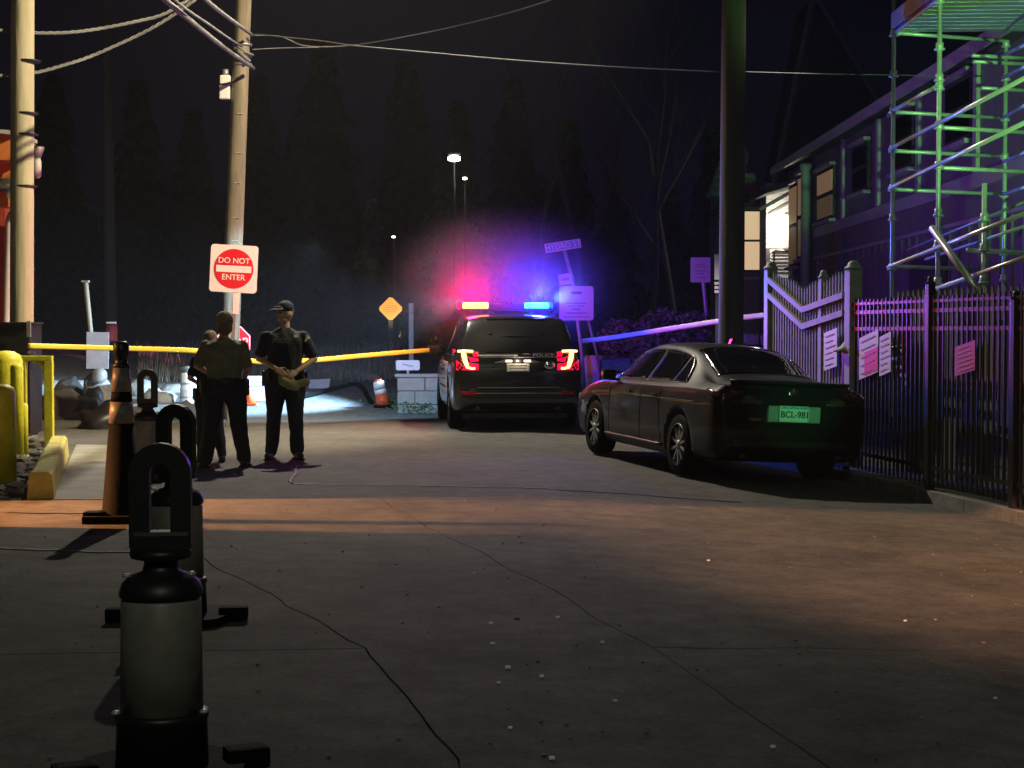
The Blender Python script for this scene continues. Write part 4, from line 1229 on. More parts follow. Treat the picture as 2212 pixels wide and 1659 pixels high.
# dark gable house left of the porch with the lit window
Yg = 45.5
gh = thing('dark_cottage', (6.6, Yg, 0), 'dark cottage with a tall lit window just right of the dark utility pole', 'house')
xa, xb = P(1575, 500, Yg).x, P(1654, 500, Yg).x
zt = P(0, 450, Yg).z
MB().box(((xa + xb) / 2, Yg + 1.5, zt / 2), (xb - xa, 3, zt)).build('wall', M['siding_grey'], gh)
MB().box(((xa + xb) / 2, Yg + 1.4, zt + .06), (xb - xa + .3, 3.5, .12)).build('eaves', M['roof'], gh)
MB().prism([(xa - .2, Yg - .2, zt + .12), (xb + .2, Yg - .2, zt + .12), (xb - .3, Yg + 1.4, zt + .5), (xa + .3, Yg + 1.4, zt + .5)], (0, 1.6, 0)).build('roof', M['roof'], gh)
q = P(1625, 520, Yg - .03)
o = MB().box(q, (0.52, 0.06, 1.68)).build('window', M['roof'], gh)
MB().box(q + Vector((-.01, -.035, .41)), (0.40, 0.02, .76)).build('pane', M['window_lit'], o)
MB().box(q + Vector((-.01, -.035, -.41)), (0.40, 0.02, .76)).build('pane', M['window_lit'], o)
MB().box(q + Vector((0, -.03, -1.02)), (0.62, 0.06, .06)).build('sill', M['trim'], o)
# turret with shingle cone
Yt = 50
q = P(1588, 425, Yt)
tu = thing('turret', (q.x, Yt, 0), 'round turret with a dim shingled cone roof behind the cottage', 'turret')
MB().lathe([(0.75, 0), (0.75, q.z)], (q.x, Yt, 0), 24).build('wall', M['siding_grey'], tu)
n_ = 9
for k in range(n_):
    t0, t1 = k / n_, (k + 1) / n_
    MB().lathe([(0.86 * (1 - t0) + .03, q.z + 2.2 * t0), (0.86 * (1 - t1) + .01, q.z + 2.2 * t1 + .02), (0.02, q.z + 2.2 * t1 + .02)], (q.x, Yt, 0), 24).build('shingle', M['stone'], tu)
q = P(1645, 426, Yt - 1)
MB().lathe([(.05, 0), (.09, .05), (.05, .12)], q, 10).build('finial', M['trim'], tu)
# faint gabled tower far right
Yw = 62
xa, xb, xm = P(1680, 300, Yw).x, P(1905, 300, Yw).x, P(1760, 0, Yw).x
tw = thing('church_tower', (xm, Yw, 0), 'barely visible steep gabled tower above the grey house', 'building')
MB().prism([(xa, Yw, 0), (xb, Yw, 0), (xb, Yw, P(0, 240, Yw).z), (xm, Yw, P(0, -10, Yw).z), (xa, Yw, P(0, 395, Yw).z)], (0, 4, 0)).build('tower_wall', M['siding_grey'], tw)
MB().tube([(xa - .1, Yw - .1, P(0, 395, Yw).z), (xm, Yw - .1, P(0, -16, Yw).z)], .14, 4, smooth=False).build('bargeboard', M['trim'], tw)
MB().tube([(xb + .1, Yw - .1, P(0, 240, Yw).z), (xm, Yw - .1, P(0, -16, Yw).z)], .14, 4, smooth=False).build('bargeboard', M['trim'], tw)

# ------------------------------------------------------------------ scaffold
sf = thing('scaffold', (5.8, 20, 0), 'tall tubular scaffold tower with stair rails, glowing green, at the right edge', 'scaffold')
RT = 0.026
def tub(a, b, name='ledger', m='steel', r=RT, n=10):
    return MB().tube([a, b], r, n).build(name, M[m], sf)
def standard(px, Y, ptop, pbot, cpl):
    a, b = P(px, pbot, Y), P(px, ptop, Y); b.x = a.x
    o = tub(a, b, 'standard', r=0.029)
    for py in cpl:
        q = P(px, py, Y); q.x = a.x
        MB().lathe([(0.036, -.05), (0.047, -.045), (0.047, .045), (0.036, .05)], q, 12).build('coupler', M['steel'], o)
        MB().lathe([(0.062, -.012), (0.066, 0), (0.062, .012)], q - Vector((0, 0, .03)), 12).build('rosette', M['steel'], o)
Y1, Y2, Y3, Y4 = 22.0, 19.6, 22.6, 20.2
standard(1925, Y1, -60, 900, (72, 160, 238, 322, 406, 470, 577))
standard(2023, Y2, -60, 950, (0, 101, 168, 187, 271, 357, 460, 527, 608))
standard(2166, Y3, 87, 880, (95, 168, 255, 338, 420, 545, 600))
standard(2122, 18.6, 396, 960, (470, 535, 605))
standard(2230, Y4, -60, 950, (180, 286, 371))
for (xa, ya, xb, yb, Ya, Yb2) in [(1932, 242, 2167, 255, Y1, Y3), (1932, 326, 2167, 338, Y1, Y3), (1929, 409, 2169, 420, Y1, Y3), (1929, 575, 2111, 582, Y1, Y3),
                                  (2025, 275, 2230, 287, Y2, Y4), (2025, 362, 2230, 372, Y2, Y4), (2089, 540, 2230, 547, 19.8, Y4), (1931, 71, 2170, 88, Y1, Y3),
                                  (2100, 120, 2230, 126, 22.2, 22.6), (2102, 133, 2230, 139, 22.2, 22.6), (2120, 190, 2230, 196, 22.2, 22.6)]:
    tub(P(xa, ya, Ya), P(xb, yb, Yb2))
for (xa, ya, Ya, xb, yb, Yb2, m_) in [(1929, 238, Y1, 2023, 187, Y2, 'aluminium'), (1922, 322, Y1 - .06, 2230, 160, 15.7, 'aluminium'), (1922, 406, Y1 - .06, 2230, 257, 15.7, 'aluminium'),
                                      (1918, 577, Y1 - .06, 2230, 455, 15.9, 'aluminium'), (2016, 626, Y2 + .08, 2240, 547, 15.7, 'aluminium'), (2167, 350, Y3, 2240, 318, 19, 'steel'), (2167, 255, Y3, 2240, 212, 19, 'steel'),
                                      (2167, 420, Y3, 2240, 396, 19, 'steel'), (2165, 120, Y3, 2240, 85, 19, 'steel'), (2167, 168, Y3, 2240, 130, 19, 'steel')]:
    tub(P(xa, ya, Ya), P(xb, yb, Yb2), 'guard_rail', m_, 0.024)
tub(P(2013, 492, 18.4), P(2112, 628, 17.6), 'diagonal_brace', 'aluminium', 0.04)
tub(P(2000, 560, 22.8), P(2240, 480, 19.4), 'guard_rail', 'steel_dull', 0.02)
tub(P(1960, 470 + 70, 24), P(2240, 395 + 30, 21), 'guard_rail', 'steel_dull', 0.02)
# deck of metal planks
dz = P(1928, 71, Y1).z
pm = MB().box((0, 0, 0), (2.3, 0.235, 0.045), None, 0.008)
pm = pm.mesh('plank', M['plank'])
y = Y1 - .05
while y > 13.4:
    piece('plank', pm, sf, (5.0 + 1.18, y, dz + .05), (0, R(0.0), R(-2.4))); y -= 0.25
MB().box((4.99, (Y1 + 13.4) / 2, dz + .15), (0.035, Y1 - 13.4, 0.2)).build('toe_board', M['siding'], sf)
tub((5.02, Y1, dz), (5.02, 13.4, dz), 'ledger')
# low deck seen over the fence
lz = P(1931, 664, 20.6).z
pm2 = MB().box((0, 0, 0), (0.95, 0.22, 0.05), None, 0.008).mesh('plank', M['aluminium'])
for k in range(8):
    piece('plank', pm2, sf, (5.0 + .5, 20.8 - k * .25, lz), (0, 0, R(-2)))
MB().box((5.15 + .3, 18.75, P(0, 661, 18.75).z), (1.25, 0.03, 0.05)).build('plank_edge', M['aluminium'], sf)
# stair with pale nosings behind the fence
sr2 = thing('outdoor_stair', (5.1, 19, 0), 'short outdoor stair with pale nosings seen through the black fence', 'stair')
for k in range(6):
    q = P(1958 + 8.5 * k, 770 + 18 * k, 19.6)
    MB().box(q + Vector((.35, .15, -.03)), (0.9, 0.30, 0.04)).build('tread', M['siding_grey'], sr2)
    MB().box(q + Vector((0, 0, 0)), (0.09, 0.05, 0.05), None, .01).build('nosing', M['siding'], sr2)
MB().tube([P(1945, 745, 19.7), P(2010, 880, 19.7)], .03, 6).build('stringer', M['steel_dull'], sr2)
MB().tube([P(1870, 765, 19.7), P(2010, 735, 19.4)], .03, 6).build('handrail', M['steel_dull'], sr2)

# ------------------------------------------------------------------ fences
def pick_mesh(w_, d_, m, h=1.0, point=True, name='picket'):
    mb = MB()
    pts = [(-w_ / 2, 0, 0), (w_ / 2, 0, 0), (w_ / 2, 0, h - w_ * .8), (0, 0, h), (-w_ / 2, 0, h - w_ * .8)] if point else [(-w_ / 2, 0, 0), (w_ / 2, 0, 0), (w_ / 2, 0, h), (-w_ / 2, 0, h)]
    mb.prism(pts, (0, d_, 0))
    return mb.mesh(name, m)
# 1: black steel fence on the kerb
bf = thing('black_steel_fence', onk(16.5, 0, .115), 'black steel picket fence standing on the kerb right of the sedan', 'fence')
pk = pick_mesh(0.019, 0.019, M['black_iron'], 1.72)
ang = math.atan2(kd.y, kd.x)
Y_ = 12.6
while Y_ < 18.75:
    q = onk(Y_, 0, 0); q.z = 0.17 + zr(q.x); piece('picket', pk, bf, q, (0, 0, ang), (1, 1, (1.87 - q.z) / 1.72)); Y_ += 0.10
def rail_on(parent, ya, yb, za, zb_, name, m, sx_=0.03, sz=0.035, off=0.0):
    a, b = onk(ya, off, za), onk(yb, off, zb_)
    n_ = kn * sx_ / 2
    MB().prism([a - n_, a + n_, a + n_ + Vector((0, 0, sz)), a - n_ + Vector((0, 0, sz))], b - a).build(name, m, parent)
for z_ in (1.80, 1.70, 1.52): rail_on(bf, 12.6, 18.75, z_, z_, 'rail', M['black_iron'], .032, .03 if z_ > 1.75 else .04)
rail_on(bf, 12.6, 18.75, 0.08, 0.15, 'rail', M['black_iron'], .034, .04)
for px, pt_ in ((2009, 612), (2194, 645), (1827, 758)):
    # find Y on the kerb line for the pixel
    Ys = np.linspace(12, 21, 900); best = min(Ys, key=lambda yy: abs(onk(yy).x / yy * F + CX - px))
    q = onk(best, 0, 0.0); zt = P(px, pt_, best).z; zb0 = zr(q.x)
    MB().box((q.x, q.y, (zt + zb0) / 2 + .05), (0.075, 0.075, zt - zb0 - .1), Matrix.Rotation(ang, 3, 'Z'), .006).build('fence_post', M['black_iron'], bf)
    MB().lathe([(.045, 0), (.06, .01), (.03, .035), (.035, .06), (.01, .09)] if px != 1827 else [(.14, 0), (.15, .015), (.06, .06), (.035, .10), (.01, .12)], (q.x, q.y, zt - .01), 14).build('post_cap', M['black_iron'] if px != 1827 else M['trim'], bf)
# 2: pale picket fence that dips in the middle
pf = thing('dipping_picket_fence', onk(20, 0, .1), 'pale picket fence with a dipping top, purple in the beacon light, behind the sedan', 'fence')
pk2 = pick_mesh(0.034, 0.02, mat('dull_picket_paint', (0.20, 0.20, 0.21), 0.7, var=0.3, scale=8), 1.0)
knots_y = [21.15, 20.0, 18.8]
k_hi = [2.17, 1.77, 1.92]; k_lo = [1.98, 1.57, 1.72]; k_tp = [2.28, 2.06, 2.20]
ip = lambda Y, k: float(np.interp(Y, knots_y[::-1], k[::-1]))
Y_ = 18.82
while Y_ < 21.15:
    q = onk(Y_, .02, -.06)
    top = ip(Y_, k_tp) + .02 * math.sin(Y_ * 9)
    piece('picket', pk2, pf, q, (0, 0, ang), (1, 1, top + .06)); Y_ += 0.085
for ks in (k_hi, k_lo):
    for a_, b_ in ((0, 1), (1, 2)):
        rail_on(pf, knots_y[a_], knots_y[b_], ks[a_] - .035, ks[b_] - .035, 'rail', M['picket'], .04, .07, off=-.022)
for Yq_, zt, m_ in ((21.2, 2.30, 'post_green'), (19.5, 2.13, 'picket'), (18.65, 2.20, 'post_green')):
    q = onk(Yq_, 0.03, 0)
    r0 = 0.075 if Yq_ != 19.5 else .05
    if Yq_ == 18.65: r0 = .082
    MB().box((q.x, q.y, zt / 2), (r0 * 1.8, r0 * 1.8, zt), Matrix.Rotation(ang, 3, 'Z'), .01).build('fence_post', M[m_], pf)
    MB().lathe([(r0 * 1.15, 0), (r0 * 1.3, .015), (r0 * 1.1, .03), (r0 * .85, .05), (r0 * .8, .07), (r0 * .4, .10)], (q.x, q.y, zt), 16).build('post_cap', M['post_green'], pf)
# 3: picket fence behind the black one
p3f = thing('straight_picket_fence', onk(16, .55, .1), 'dim straight picket fence just behind the black steel fence', 'fence')
pk3 = pick_mesh(0.05, 0.02, mat('dim_picket_paint', (0.11, 0.11, 0.12), .7, var=.3), 2.02)
Y_ = 13.2
while Y_ < 18.7:
    piece('picket', pk3, p3f, onk(Y_, .55, -.06 + .02 * rnd.random()), (0, 0, ang)); Y_ += 0.125
rail_on(p3f, 13.2, 18.7, 1.55, 1.55, 'rail', MATS['dim_picket_paint'], .04, .07, .57)
rail_on(p3f, 13.2, 18.7, 0.5, 0.5, 'rail', MATS['dim_picket_paint'], .04, .07, .57)
# notices tied to the fences
def notice(pxa, pxb, pa, pb, skew, label, m, red=None, lines=6):
    pm_ = (pxa + pxb) / 2
    Ys = np.linspace(12, 21, 1800)
    fx = lambda p_: float(min(Ys, key=lambda yy: abs(onk(yy, -.05).x / yy * F + CX - p_)))
    ya, yb = fx(pxa), fx(pxb); A, B = onk(ya, -.05), onk(yb, -.05)
    zt, zb_ = P(pm_, pa, (ya + yb) / 2).z, P(pm_, pb, (ya + yb) / 2).z
    o = thing('fence_notice', (A + B) / 2 + Vector((0, 0, (zt + zb_) / 2)), label, 'notice', 'notices tied to the fence')
    s_ = skew
    d = B - A; n_ = -kn * .004
    def quad(u0, u1, v0, v1, off, th, nm, m_):
        f = lambda u, v_: A + d * u + Vector((0, 0, zb_ + (zt - zb_) * v_ + s_ * (u - .5))) - kn * off
        MB().prism([f(u0, v0), f(u1, v0), f(u1, v1), f(u0, v1)], -kn * th).build(nm, m_, o)
    quad(0, 1, 0, 1, 0, .004, 'sheet', m)
    if red: quad(red[0], red[1], red[2], red[3], .006, .002, 'red_glow_patch', M['paper_red_glow'])  # reflected red beacon light painted on the sheet
    for k in range(lines):
        v_ = .12 + .76 * k / max(1, lines - 1)
        quad(.1, .9 - .25 * rnd.random(), v_ - .012, v_ + .012, .0095, .0015, 'printed_line', M['grey_print'])
notice(1780, 1808, 714, 796, .06, 'narrow pale notice on the picket fence, just above the rear window of the sedan', M['paper'])
notice(1856, 1897, 721, 812, .10, 'white notice with red light painted on its lower half, on the black fence', M['paper'], (.3, 1.0, .05, .60), 5)
notice(1900, 1924, 722, 808, .06, 'narrow pale notice close to the right of the red and white one', M['paper'])
notice(2063, 2106, 742, 806, .07, 'faded red notice by itself on the black fence', M['paper_pink'])

# ------------------------------------------------------------------ vehicles
def pchip(xk, yk, x):
    xk, yk = np.asarray(xk, float), np.asarray(yk, float)
    h = np.diff(xk); dl = np.diff(yk) / h
    d = np.zeros_like(yk)
    for i in range(1, len(xk) - 1):
        if dl[i - 1] * dl[i] > 0:
            w1, w2 = 2 * h[i] + h[i - 1], h[i] + 2 * h[i - 1]
            d[i] = (w1 + w2) / (w1 / dl[i - 1] + w2 / dl[i])
    d[0], d[-1] = dl[0], dl[-1]
    j = np.clip(np.searchsorted(xk, x) - 1, 0, len(xk) - 2)
    t = (x - xk[j]) / h[j]
    return yk[j] * (2 * t ** 3 - 3 * t ** 2 + 1) + h[j] * d[j] * (t ** 3 - 2 * t ** 2 + t) + yk[j + 1] * (-2 * t ** 3 + 3 * t ** 2) + h[j] * d[j + 1] * (t ** 3 - t ** 2)

class Car:
    """stations: (y, zb, W, zbelt, Wbelt, zr, Wr, crown)"""
    def __init__(s, st):
        s.st = np.array(st, float)
        y0, y1 = s.st[0, 0], s.st[-1, 0]
        ys = sorted(set(list(np.linspace(y0, y0 + .25, 11)) + list(np.linspace(y0 + .25, y1 - .25, 56)) + list(np.linspace(y1 - .25, y1, 8))))
        s.ys = np.array(ys)
        s.sec = np.array([s.section(y) for y in s.ys])     # (ny, npt, 2)
    def par(s, y): return [float(pchip(s.st[:, 0], s.st[:, k], y)) for k in range(1, 8)]
    def section(s, y):
        zb, W, zt, Wt, zr, Wr, cr = s.par(y)
        ctl = [(0, zb), (W * .80, zb), (W * .95, zb + .05), (W * .985, zb + .16), (W, (zb + zt) * .52), (W * .995, zt * .6 + zb * .1 + (zb + zt) * .18), ((W * .6 + Wt * .4), zt - .035), (Wt, zt),
               (Wr + (Wt - Wr) * .45, zt + (zr - zt) * .52), (Wr + .035, zr - .055 * min(1, (zr - zt) / .12 + .1)), (Wr * .86, zr), (Wr * .45, zr + cr * .8), (0, zr + cr)]
        c = np.array(ctl); n = len(c); out = []
        for i in range(n - 1):
            p0, p1, p2, p3 = c[max(i - 1, 0)], c[i], c[i + 1], c[min(i + 2, n - 1)]
            for k in range(4):
                t = k / 4
                out.append(.5 * (2 * p1 + (p2 - p0) * t + (2 * p0 - 5 * p1 + 4 * p2 - p3) * t * t + (3 * p1 - p0 - 3 * p2 + p3) * t ** 3))
        out.append(c[-1])
        return np.array(out)
    def body(s):
        mb = MB(); rows = []
        for i, y in enumerate(s.ys):
            c = s.sec[i]
            row = [Vector((x, y, z)) for x, z in c] + [Vector((-x, y, z)) for x, z in c[-2:0:-1]]
            rows.append(row + [row[0]])
        N = len(rows[0]) - 1
        v_ = [p for r_ in rows for p in r_[:N]]
        f_ = []
        for i in range(len(rows) - 1):
            for k in range(N):
                k2 = (k + 1) % N
                f_.append((i * N + k, i * N + k2, (i + 1) * N + k2, (i + 1) * N + k))
        f_.append(tuple(range(N))); L = (len(rows) - 1) * N
        f_.append(tuple(L + k for k in range(N - 1, -1, -1)))
        return mb.add(v_, f_, True)
    def side_x(s, y, z):
        c = s.section(y)[12:]
        zz, xx = c[:, 1], c[:, 0]
        best = np.interp(z, zz, xx) if np.all(np.diff(zz) > 0) else None
        if best is None:
            o = np.argsort(zz, kind='stable'); best = np.interp(z, zz[o], xx[o])
        return float(best)
    def top_z(s, y, x):
        c = s.section(y)[28:]
        o = np.argsort(c[:, 0]); return float(np.interp(abs(x), c[o, 0], c[o, 1]))
    def rear_y(s, x, z):
        for i in range(len(s.ys)):
            c = s.sec[i]
            if c[0, 1] <= z <= c[:, 1].max():
                k = np.where(np.diff(np.sign(c[:, 1] - z)) != 0)[0]
                if len(k):
                    k = k[-1]; t = (z - c[k, 1]) / (c[k + 1, 1] - c[k, 1] + 1e-9)
                    if abs(x) <= c[k, 0] + t * (c[k + 1, 0] - c[k, 0]):
                        return float(s.ys[i])
        return float(s.ys[len(s.ys) // 4])

def cut_arches(me, wheels, r, W):
    o = bpy.data.objects.new('tmp_body', me); COL.objects.link(o)
    mb = MB()
    rx = Matrix.Rotation(R(90), 3, 'Y')
    for y in wheels:
        for s_ in (-1, 1):
            mb2 = [(r, 0.0), (r, .5)]
            pts = []
            mb.lathe([(r, -.25), (r, .25)], (s_ * (W - .05), y, r * .93), 28, axis=rx)
    cm_ = mb.mesh('cutter', M['black']); co = bpy.data.objects.new('tmp_cut', cm_); COL.objects.link(co)
    md = o.modifiers.new('b', 'BOOLEAN'); md.operation = 'DIFFERENCE'; md.object = co; md.solver = 'EXACT'
    dg = bpy.context.evaluated_depsgraph_get()
    res = bpy.data.meshes.new_from_object(o.evaluated_get(dg))
    bpy.data.objects.remove(o); bpy.data.objects.remove(co)
    return res

def wheel(par, x, y, r, wd, side, spokes=10):
    rx = Matrix.Rotation(R(90) * side, 3, 'Y')
    root = MB().lathe([(r * .66, wd / 2 - .01), (r * .93, wd / 2), (r, wd / 2 - .03), (r, -wd / 2 + .03), (r * .93, -wd / 2), (r * .6, -wd / 2), (r * .6, wd / 2 - .05), (r * .66, wd / 2 - .01)], (x, y, r), 36, axis=rx, caps=False).build('wheel', M['rubber'], par, world=False)
    MB().lathe([(r * .665, wd / 2 + .004), (r * .70, wd / 2 + .004), (r * .70, wd / 2 - .02), (r * .64, wd / 2 - .07), (r * .60, -wd / 4), (r * .01, -wd / 4)], (x, y, r), 36, axis=rx, caps=False).build('rim', M['black'], root, world=False)
    mb = MB()
    for k in range(spokes):
        a = 2 * math.pi * k / spokes
        rt_ = rx @ Matrix.Rotation(a, 3, 'Z')
        c = Vector((x, y, r)) + rt_ @ Vector((r * .38, 0, wd / 2 - .03))
        mb.box(c, (r * .58, r * (.085 if spokes > 5 else .17), .03), rt_, .006)
    mb.lathe([(r * .15, wd / 2 - .05), (r * .14, wd / 2 - .008), (r * .05, wd / 2 - .002)], (x, y, r), 18, axis=rx)
    mb.lathe([(r * .60, wd / 2 - .02), (r * .66, wd / 2 + .006), (r * .68, wd / 2 - .03), (r * .62, wd / 2 - .05), (r * .60, wd / 2 - .02)][:4], (x, y, r), 36, axis=rx) if False else None
    mb.build('spokes', M['steel_dull'], root, world=False)
    return root

def side_patch(car, xs_lo_hi, n, side, off, mat_, name, par, m=8):
    """xs_lo_hi: function y -> (zlo, zhi); y range"""
    (ya, yb, f) = xs_lo_hi
    rows = []
    for i in range(n + 1):
        y = ya + (yb - ya) * i / n; zl, zh = f(y)
        rows.append([Vector((side * (car.side_x(y, zl + (zh - zl) * j / m) + off), y, zl + (zh - zl) * j / m)) for j in range(m + 1)])
    return MB().grid(rows, thick=(-side * .006, 0, 0)).build(name, mat_, par, world=False)

def rear_patch(car, xa, xb, zlo, zhi, off, mat_, name, par, n=14, m=8, th=.02):
    rows = []
    for i in range(n + 1):
        x = xa + (xb - xa) * i / n; zl, zh = zlo(x), zhi(x)
        rows.append([Vector((x, car.rear_y(x, zl + (zh - zl) * j / m) - off, zl + (zh - zl) * j / m)) for j in range(m + 1)])
    return MB().grid(rows, thick=(0, th, 0)).build(name, mat_, par, world=False)

def top_patch(car, ya, yb, hw, off, mat_, name, par, n=14, m=12):
    rows = []
    for i in range(n + 1):
        y = ya + (yb - ya) * i / n; h = hw(y)
        rows.append([Vector((x, y, car.top_z(y, x) + off)) for x in [h * (2 * j / m - 1) for j in range(m + 1)]])
    return MB().grid(rows, thick=(0, 0, -.006)).build(name, mat_, par, world=False)

# --- parked sedan
S = Car([(0.00, .38, .78, .70, .74, .82, .60, .01), (0.05, .30, .86, .93, .82, 1.02, .64, .02), (0.12, .26, .895, .98, .85, 1.085, .70, .02), (0.30, .24, .915, .985, .865, 1.08, .70, .02),
         (0.62, .22, .92, .985, .87, 1.105, .64, .03), (0.90, .20, .92, .985, .87, 1.19, .60, .03), (1.45, .19, .92, .98, .87, 1.38, .55, .035), (1.90, .19, .92, .975, .87, 1.425, .55, .035),
         (2.40, .19, .92, .97, .87, 1.43, .55, .03), (2.90, .19, .92, .96, .865, 1.38, .54, .03), (3.62, .20, .915, .94, .85, 1.05, .62, .03), (3.80, .20, .91, .93, .84, 1.0, .64, .03),
         (4.40, .21, .89, .84, .79, .90, .58, .03), (4.75, .25, .82, .70, .72, .76, .5, .02), (4.87, .33, .70, .58, .62, .63, .4, .01)])
rl = Vector((2.06, 17.2, 0))
HA = R(16.0)
ctr = rl + Vector((math.cos(HA), math.sin(HA), 0)) * .89
ctr.z = zr(ctr.x - .3)
sd = thing('parked_sedan', ctr, 'dark grey four door sedan parked along the kerb with a green lit licence plate', 'car', rz=HA)
sd.rotation_mode = 'QUATERNION'
sd.rotation_quaternion = Vector((0, 0, 1)).rotation_difference(Vector((0.05, 0, 1))) @ Matrix.Rotation(HA, 3, 'Z').to_quaternion()
sd.scale = (0.97, 1, 1)
me = S.body().mesh('body', M['paint_sedan'])
me = cut_arches(me, (1.02, 3.85), .385, .92)
me.name = 'body'
body = link('body', me, sd)
for y in (1.02, 3.85):
    for s_ in (-1, 1):
        wheel(sd, s_ * .80, y, .335, .225, s_, 10)
roofz = lambda y: S.par(y)[4]
beltz = lambda y: S.par(y)[2]
def wlim(y0, y1, lo=.035, hi=.075, r0=.35, r1=.5):
    def f(y):
        zl = beltz(y) + lo; zh = roofz(y) - hi
        t0 = min(1, max(0, (y - y0) / r0)); t1 = min(1, max(0, (y1 - y) / r1))
        zh = min(zh, zl + (zh - zl) * min(1, math.sin(t0 * math.pi / 2) * 1.0 + .02) * min(1, math.sin(t1 * math.pi / 2) * 1.05 + .02))
        return zl, max(zl + .004, zh)
    return f
for s_ in (-1, 1):
    f = wlim(1.02, 3.32)
    side_patch(S, (1.03, 1.42, f), 8, s_, .004, M['glass'], 'quarter_window', sd)
    side_patch(S, (1.45, 2.18, f), 12, s_, .004, M['glass'], 'rear_door_window', sd)
    side_patch(S, (2.24, 3.30, f), 14, s_, .004, M['glass'], 'front_door_window', sd)
    # bright window surround
    pts = [Vector((s_ * (S.side_x(y, f(y)[1]) + .008), y, f(y)[1] + .012)) for y in np.linspace(1.03, 3.28, 34)]
    MB().tube(pts, .010, 6).build('window_trim', M['chrome'], sd, world=False)
    pts = [Vector((s_ * (S.side_x(y, f(y)[0]) + .008), y, f(y)[0] - .008)) for y in np.linspace(1.03, 3.3, 24)]
    MB().tube(pts, .006, 6).build('window_trim', M['black'], sd, world=False)
    # door seams, handles, sill crease
    for yy in (1.52, 2.22, 3.30):
        pts = [Vector((s_ * (S.side_x(yy + (.10 * math.sin((z - .3) * 4) if yy == 1.52 else 0), z) + .001), yy + (.10 * math.sin((z - .3) * 4) if yy == 1.52 else 0), z)) for z in np.linspace(.33, .93, 12)]
        MB().tube(pts, .004, 4).build('door_seam', M['black'], sd, world=False)
    for yy in (1.78, 2.62):
        MB().box((s_ * (S.side_x(yy, .845) + .022), yy, .845), (.026, .19, .028), None, .009).build('door_handle', M['paint_sedan'], sd, world=False)
    pts = [Vector((s_ * (S.side_x(y, z) + .002), y, z)) for y, z in zip(np.linspace(.55, 3.9, 30), np.linspace(.83, .74, 30) + .02 * np.sin(np.linspace(0, 3, 30)))]
    MB().tube(pts, .007, 6).build('crease', M['paint_sedan'], sd, world=False)
    pts = [Vector((s_ * (S.side_x(y, .33) + .004), y, .30)) for y in np.linspace(1.5, 3.4, 12)]
    MB().tube(pts, .018, 6).build('side_sill', M['black'], sd, world=False)
    # mirror
    mm = MB(); mm.box((s_ * 1.005, 3.12, 1.02), (.17, .13, .13), Matrix.Rotation(R(8) * s_, 3, 'Z'), .035); mm.box((s_ * .91, 3.14, .965), (.14, .05, .03)); mm.build('wing_mirror', M['paint_sedan'], sd, world=False)
    # tail lamps
    xa, xb = (.36, .84)
    lamp = rear_patch(S, s_ * xa, s_ * xb, lambda x: .845 + .035 * (abs(x) - .36) / .5, lambda x: .885 + .115 * min(1, (abs(x) - .34) / .34), .012, M['red_lens_dark'], 'tail_lamp', sd)
    rear_patch(S, s_ * .38, s_ * .60, lambda x: .855, lambda x: .875 + .05 * (abs(x) - .38) / .22, .02, M['smoke_lens'], 'reversing_lens', lamp)
    pts = [Vector((s_ * (S.side_x(y, z) + .006), y, z)) for y, z in zip(np.linspace(.06, .30, 8), np.linspace(.93, .98, 8))]
    MB().tube(pts, .022, 8).build('lamp_wrap', M['red_lens_dark'], lamp, world=False)
    # rear reflector, exhaust, headlamp
    MB().box((s_ * .66, .015, .42), (.20, .03, .035), None, .008).build('reflector', M['red_lens_dark'], sd, world=False)
    MB().tube([(s_ * .56, -.01, .30), (s_ * .56, .14, .30)], .038, 14).build('exhaust_tip', M['black'], sd, world=False)
    MB().box((s_ * .66, 4.70, .68), (.30, .20, .10), Matrix.Rotation(R(-25) * s_, 3, 'Z'), .03).build('headlight', M['clear_lens'], sd, world=False)
    # shark: C pillar chrome corner
# glass front and rear
rg = top_patch(S, .70, 1.46, lambda y: S.par(y)[5] * .97 - .01, .006, M['glass'], 'rear_window', sd)
top_patch(S, 2.88, 3.58, lambda y: S.par(y)[5] * .97, .006, M['glass'], 'windscreen', sd)
# spoiler lip
pts = [Vector((x, S.rear_y(x, 1.03) - .015 + .05 * (x / .7) ** 2, 1.075 + .0 * x)) for x in np.linspace(-.70, .70, 15)]
MB().tube(pts, .022, 8).build('spoiler_lip', M['paint_sedan'], sd, world=False)
# plate recess, plate, badge, seams
rear_patch(S, -.33, .33, lambda x: .645, lambda x: .865, .004, M['black'], 'plate_recess', sd)
pl = rear_patch(S, -.175, .175, lambda x: .675, lambda x: .845, .022, M['plate_white'], 'licence_plate', sd)
rear_patch(S, -.31, .31, lambda x: .865, lambda x: .885, .03, M['paint_sedan'], 'plate_brow', sd)
rear_patch(S, -.30, -.185, lambda x: .67, lambda x: .85, .012, M['clear_lens'], 'recess_reflector', sd)
rear_patch(S, .185, .31, lambda x: .67, lambda x: .85, .012, M['clear_lens'], 'recess_reflector', sd)
ry = S.rear_y(0, .76)
me_t = text_mesh('BCL-981', .095, M['dark_print'])
t_ = link('lettering', me_t, pl, (0, ry - .03, .752), (R(90), 0, 0))
mt = MB(); mt.prism([(-.165, ry - .0235, .822), (-.12, ry - .0235, .836), (-.07, ry - .0235, .824), (-.02, ry - .0235, .84), (.05, ry - .0235, .826), (.10, ry - .0235, .838), (.165, ry - .0235, .823), (.165, ry - .0235, .815), (-.165, ry - .0235, .815)], (0, -.002, 0)); mt.build('mountain_print', M['green_sign'], pl, world=False)
bd_ = MB(); bd_.lathe([(.052, 0), (.062, .006), (.052, .012)], (0, S.rear_y(0, .965) - .012, .965), 24, sy=1, axis=Matrix.Rotation(R(90), 3, 'X')); bd_.build('badge', M['chrome'], sd, world=False)
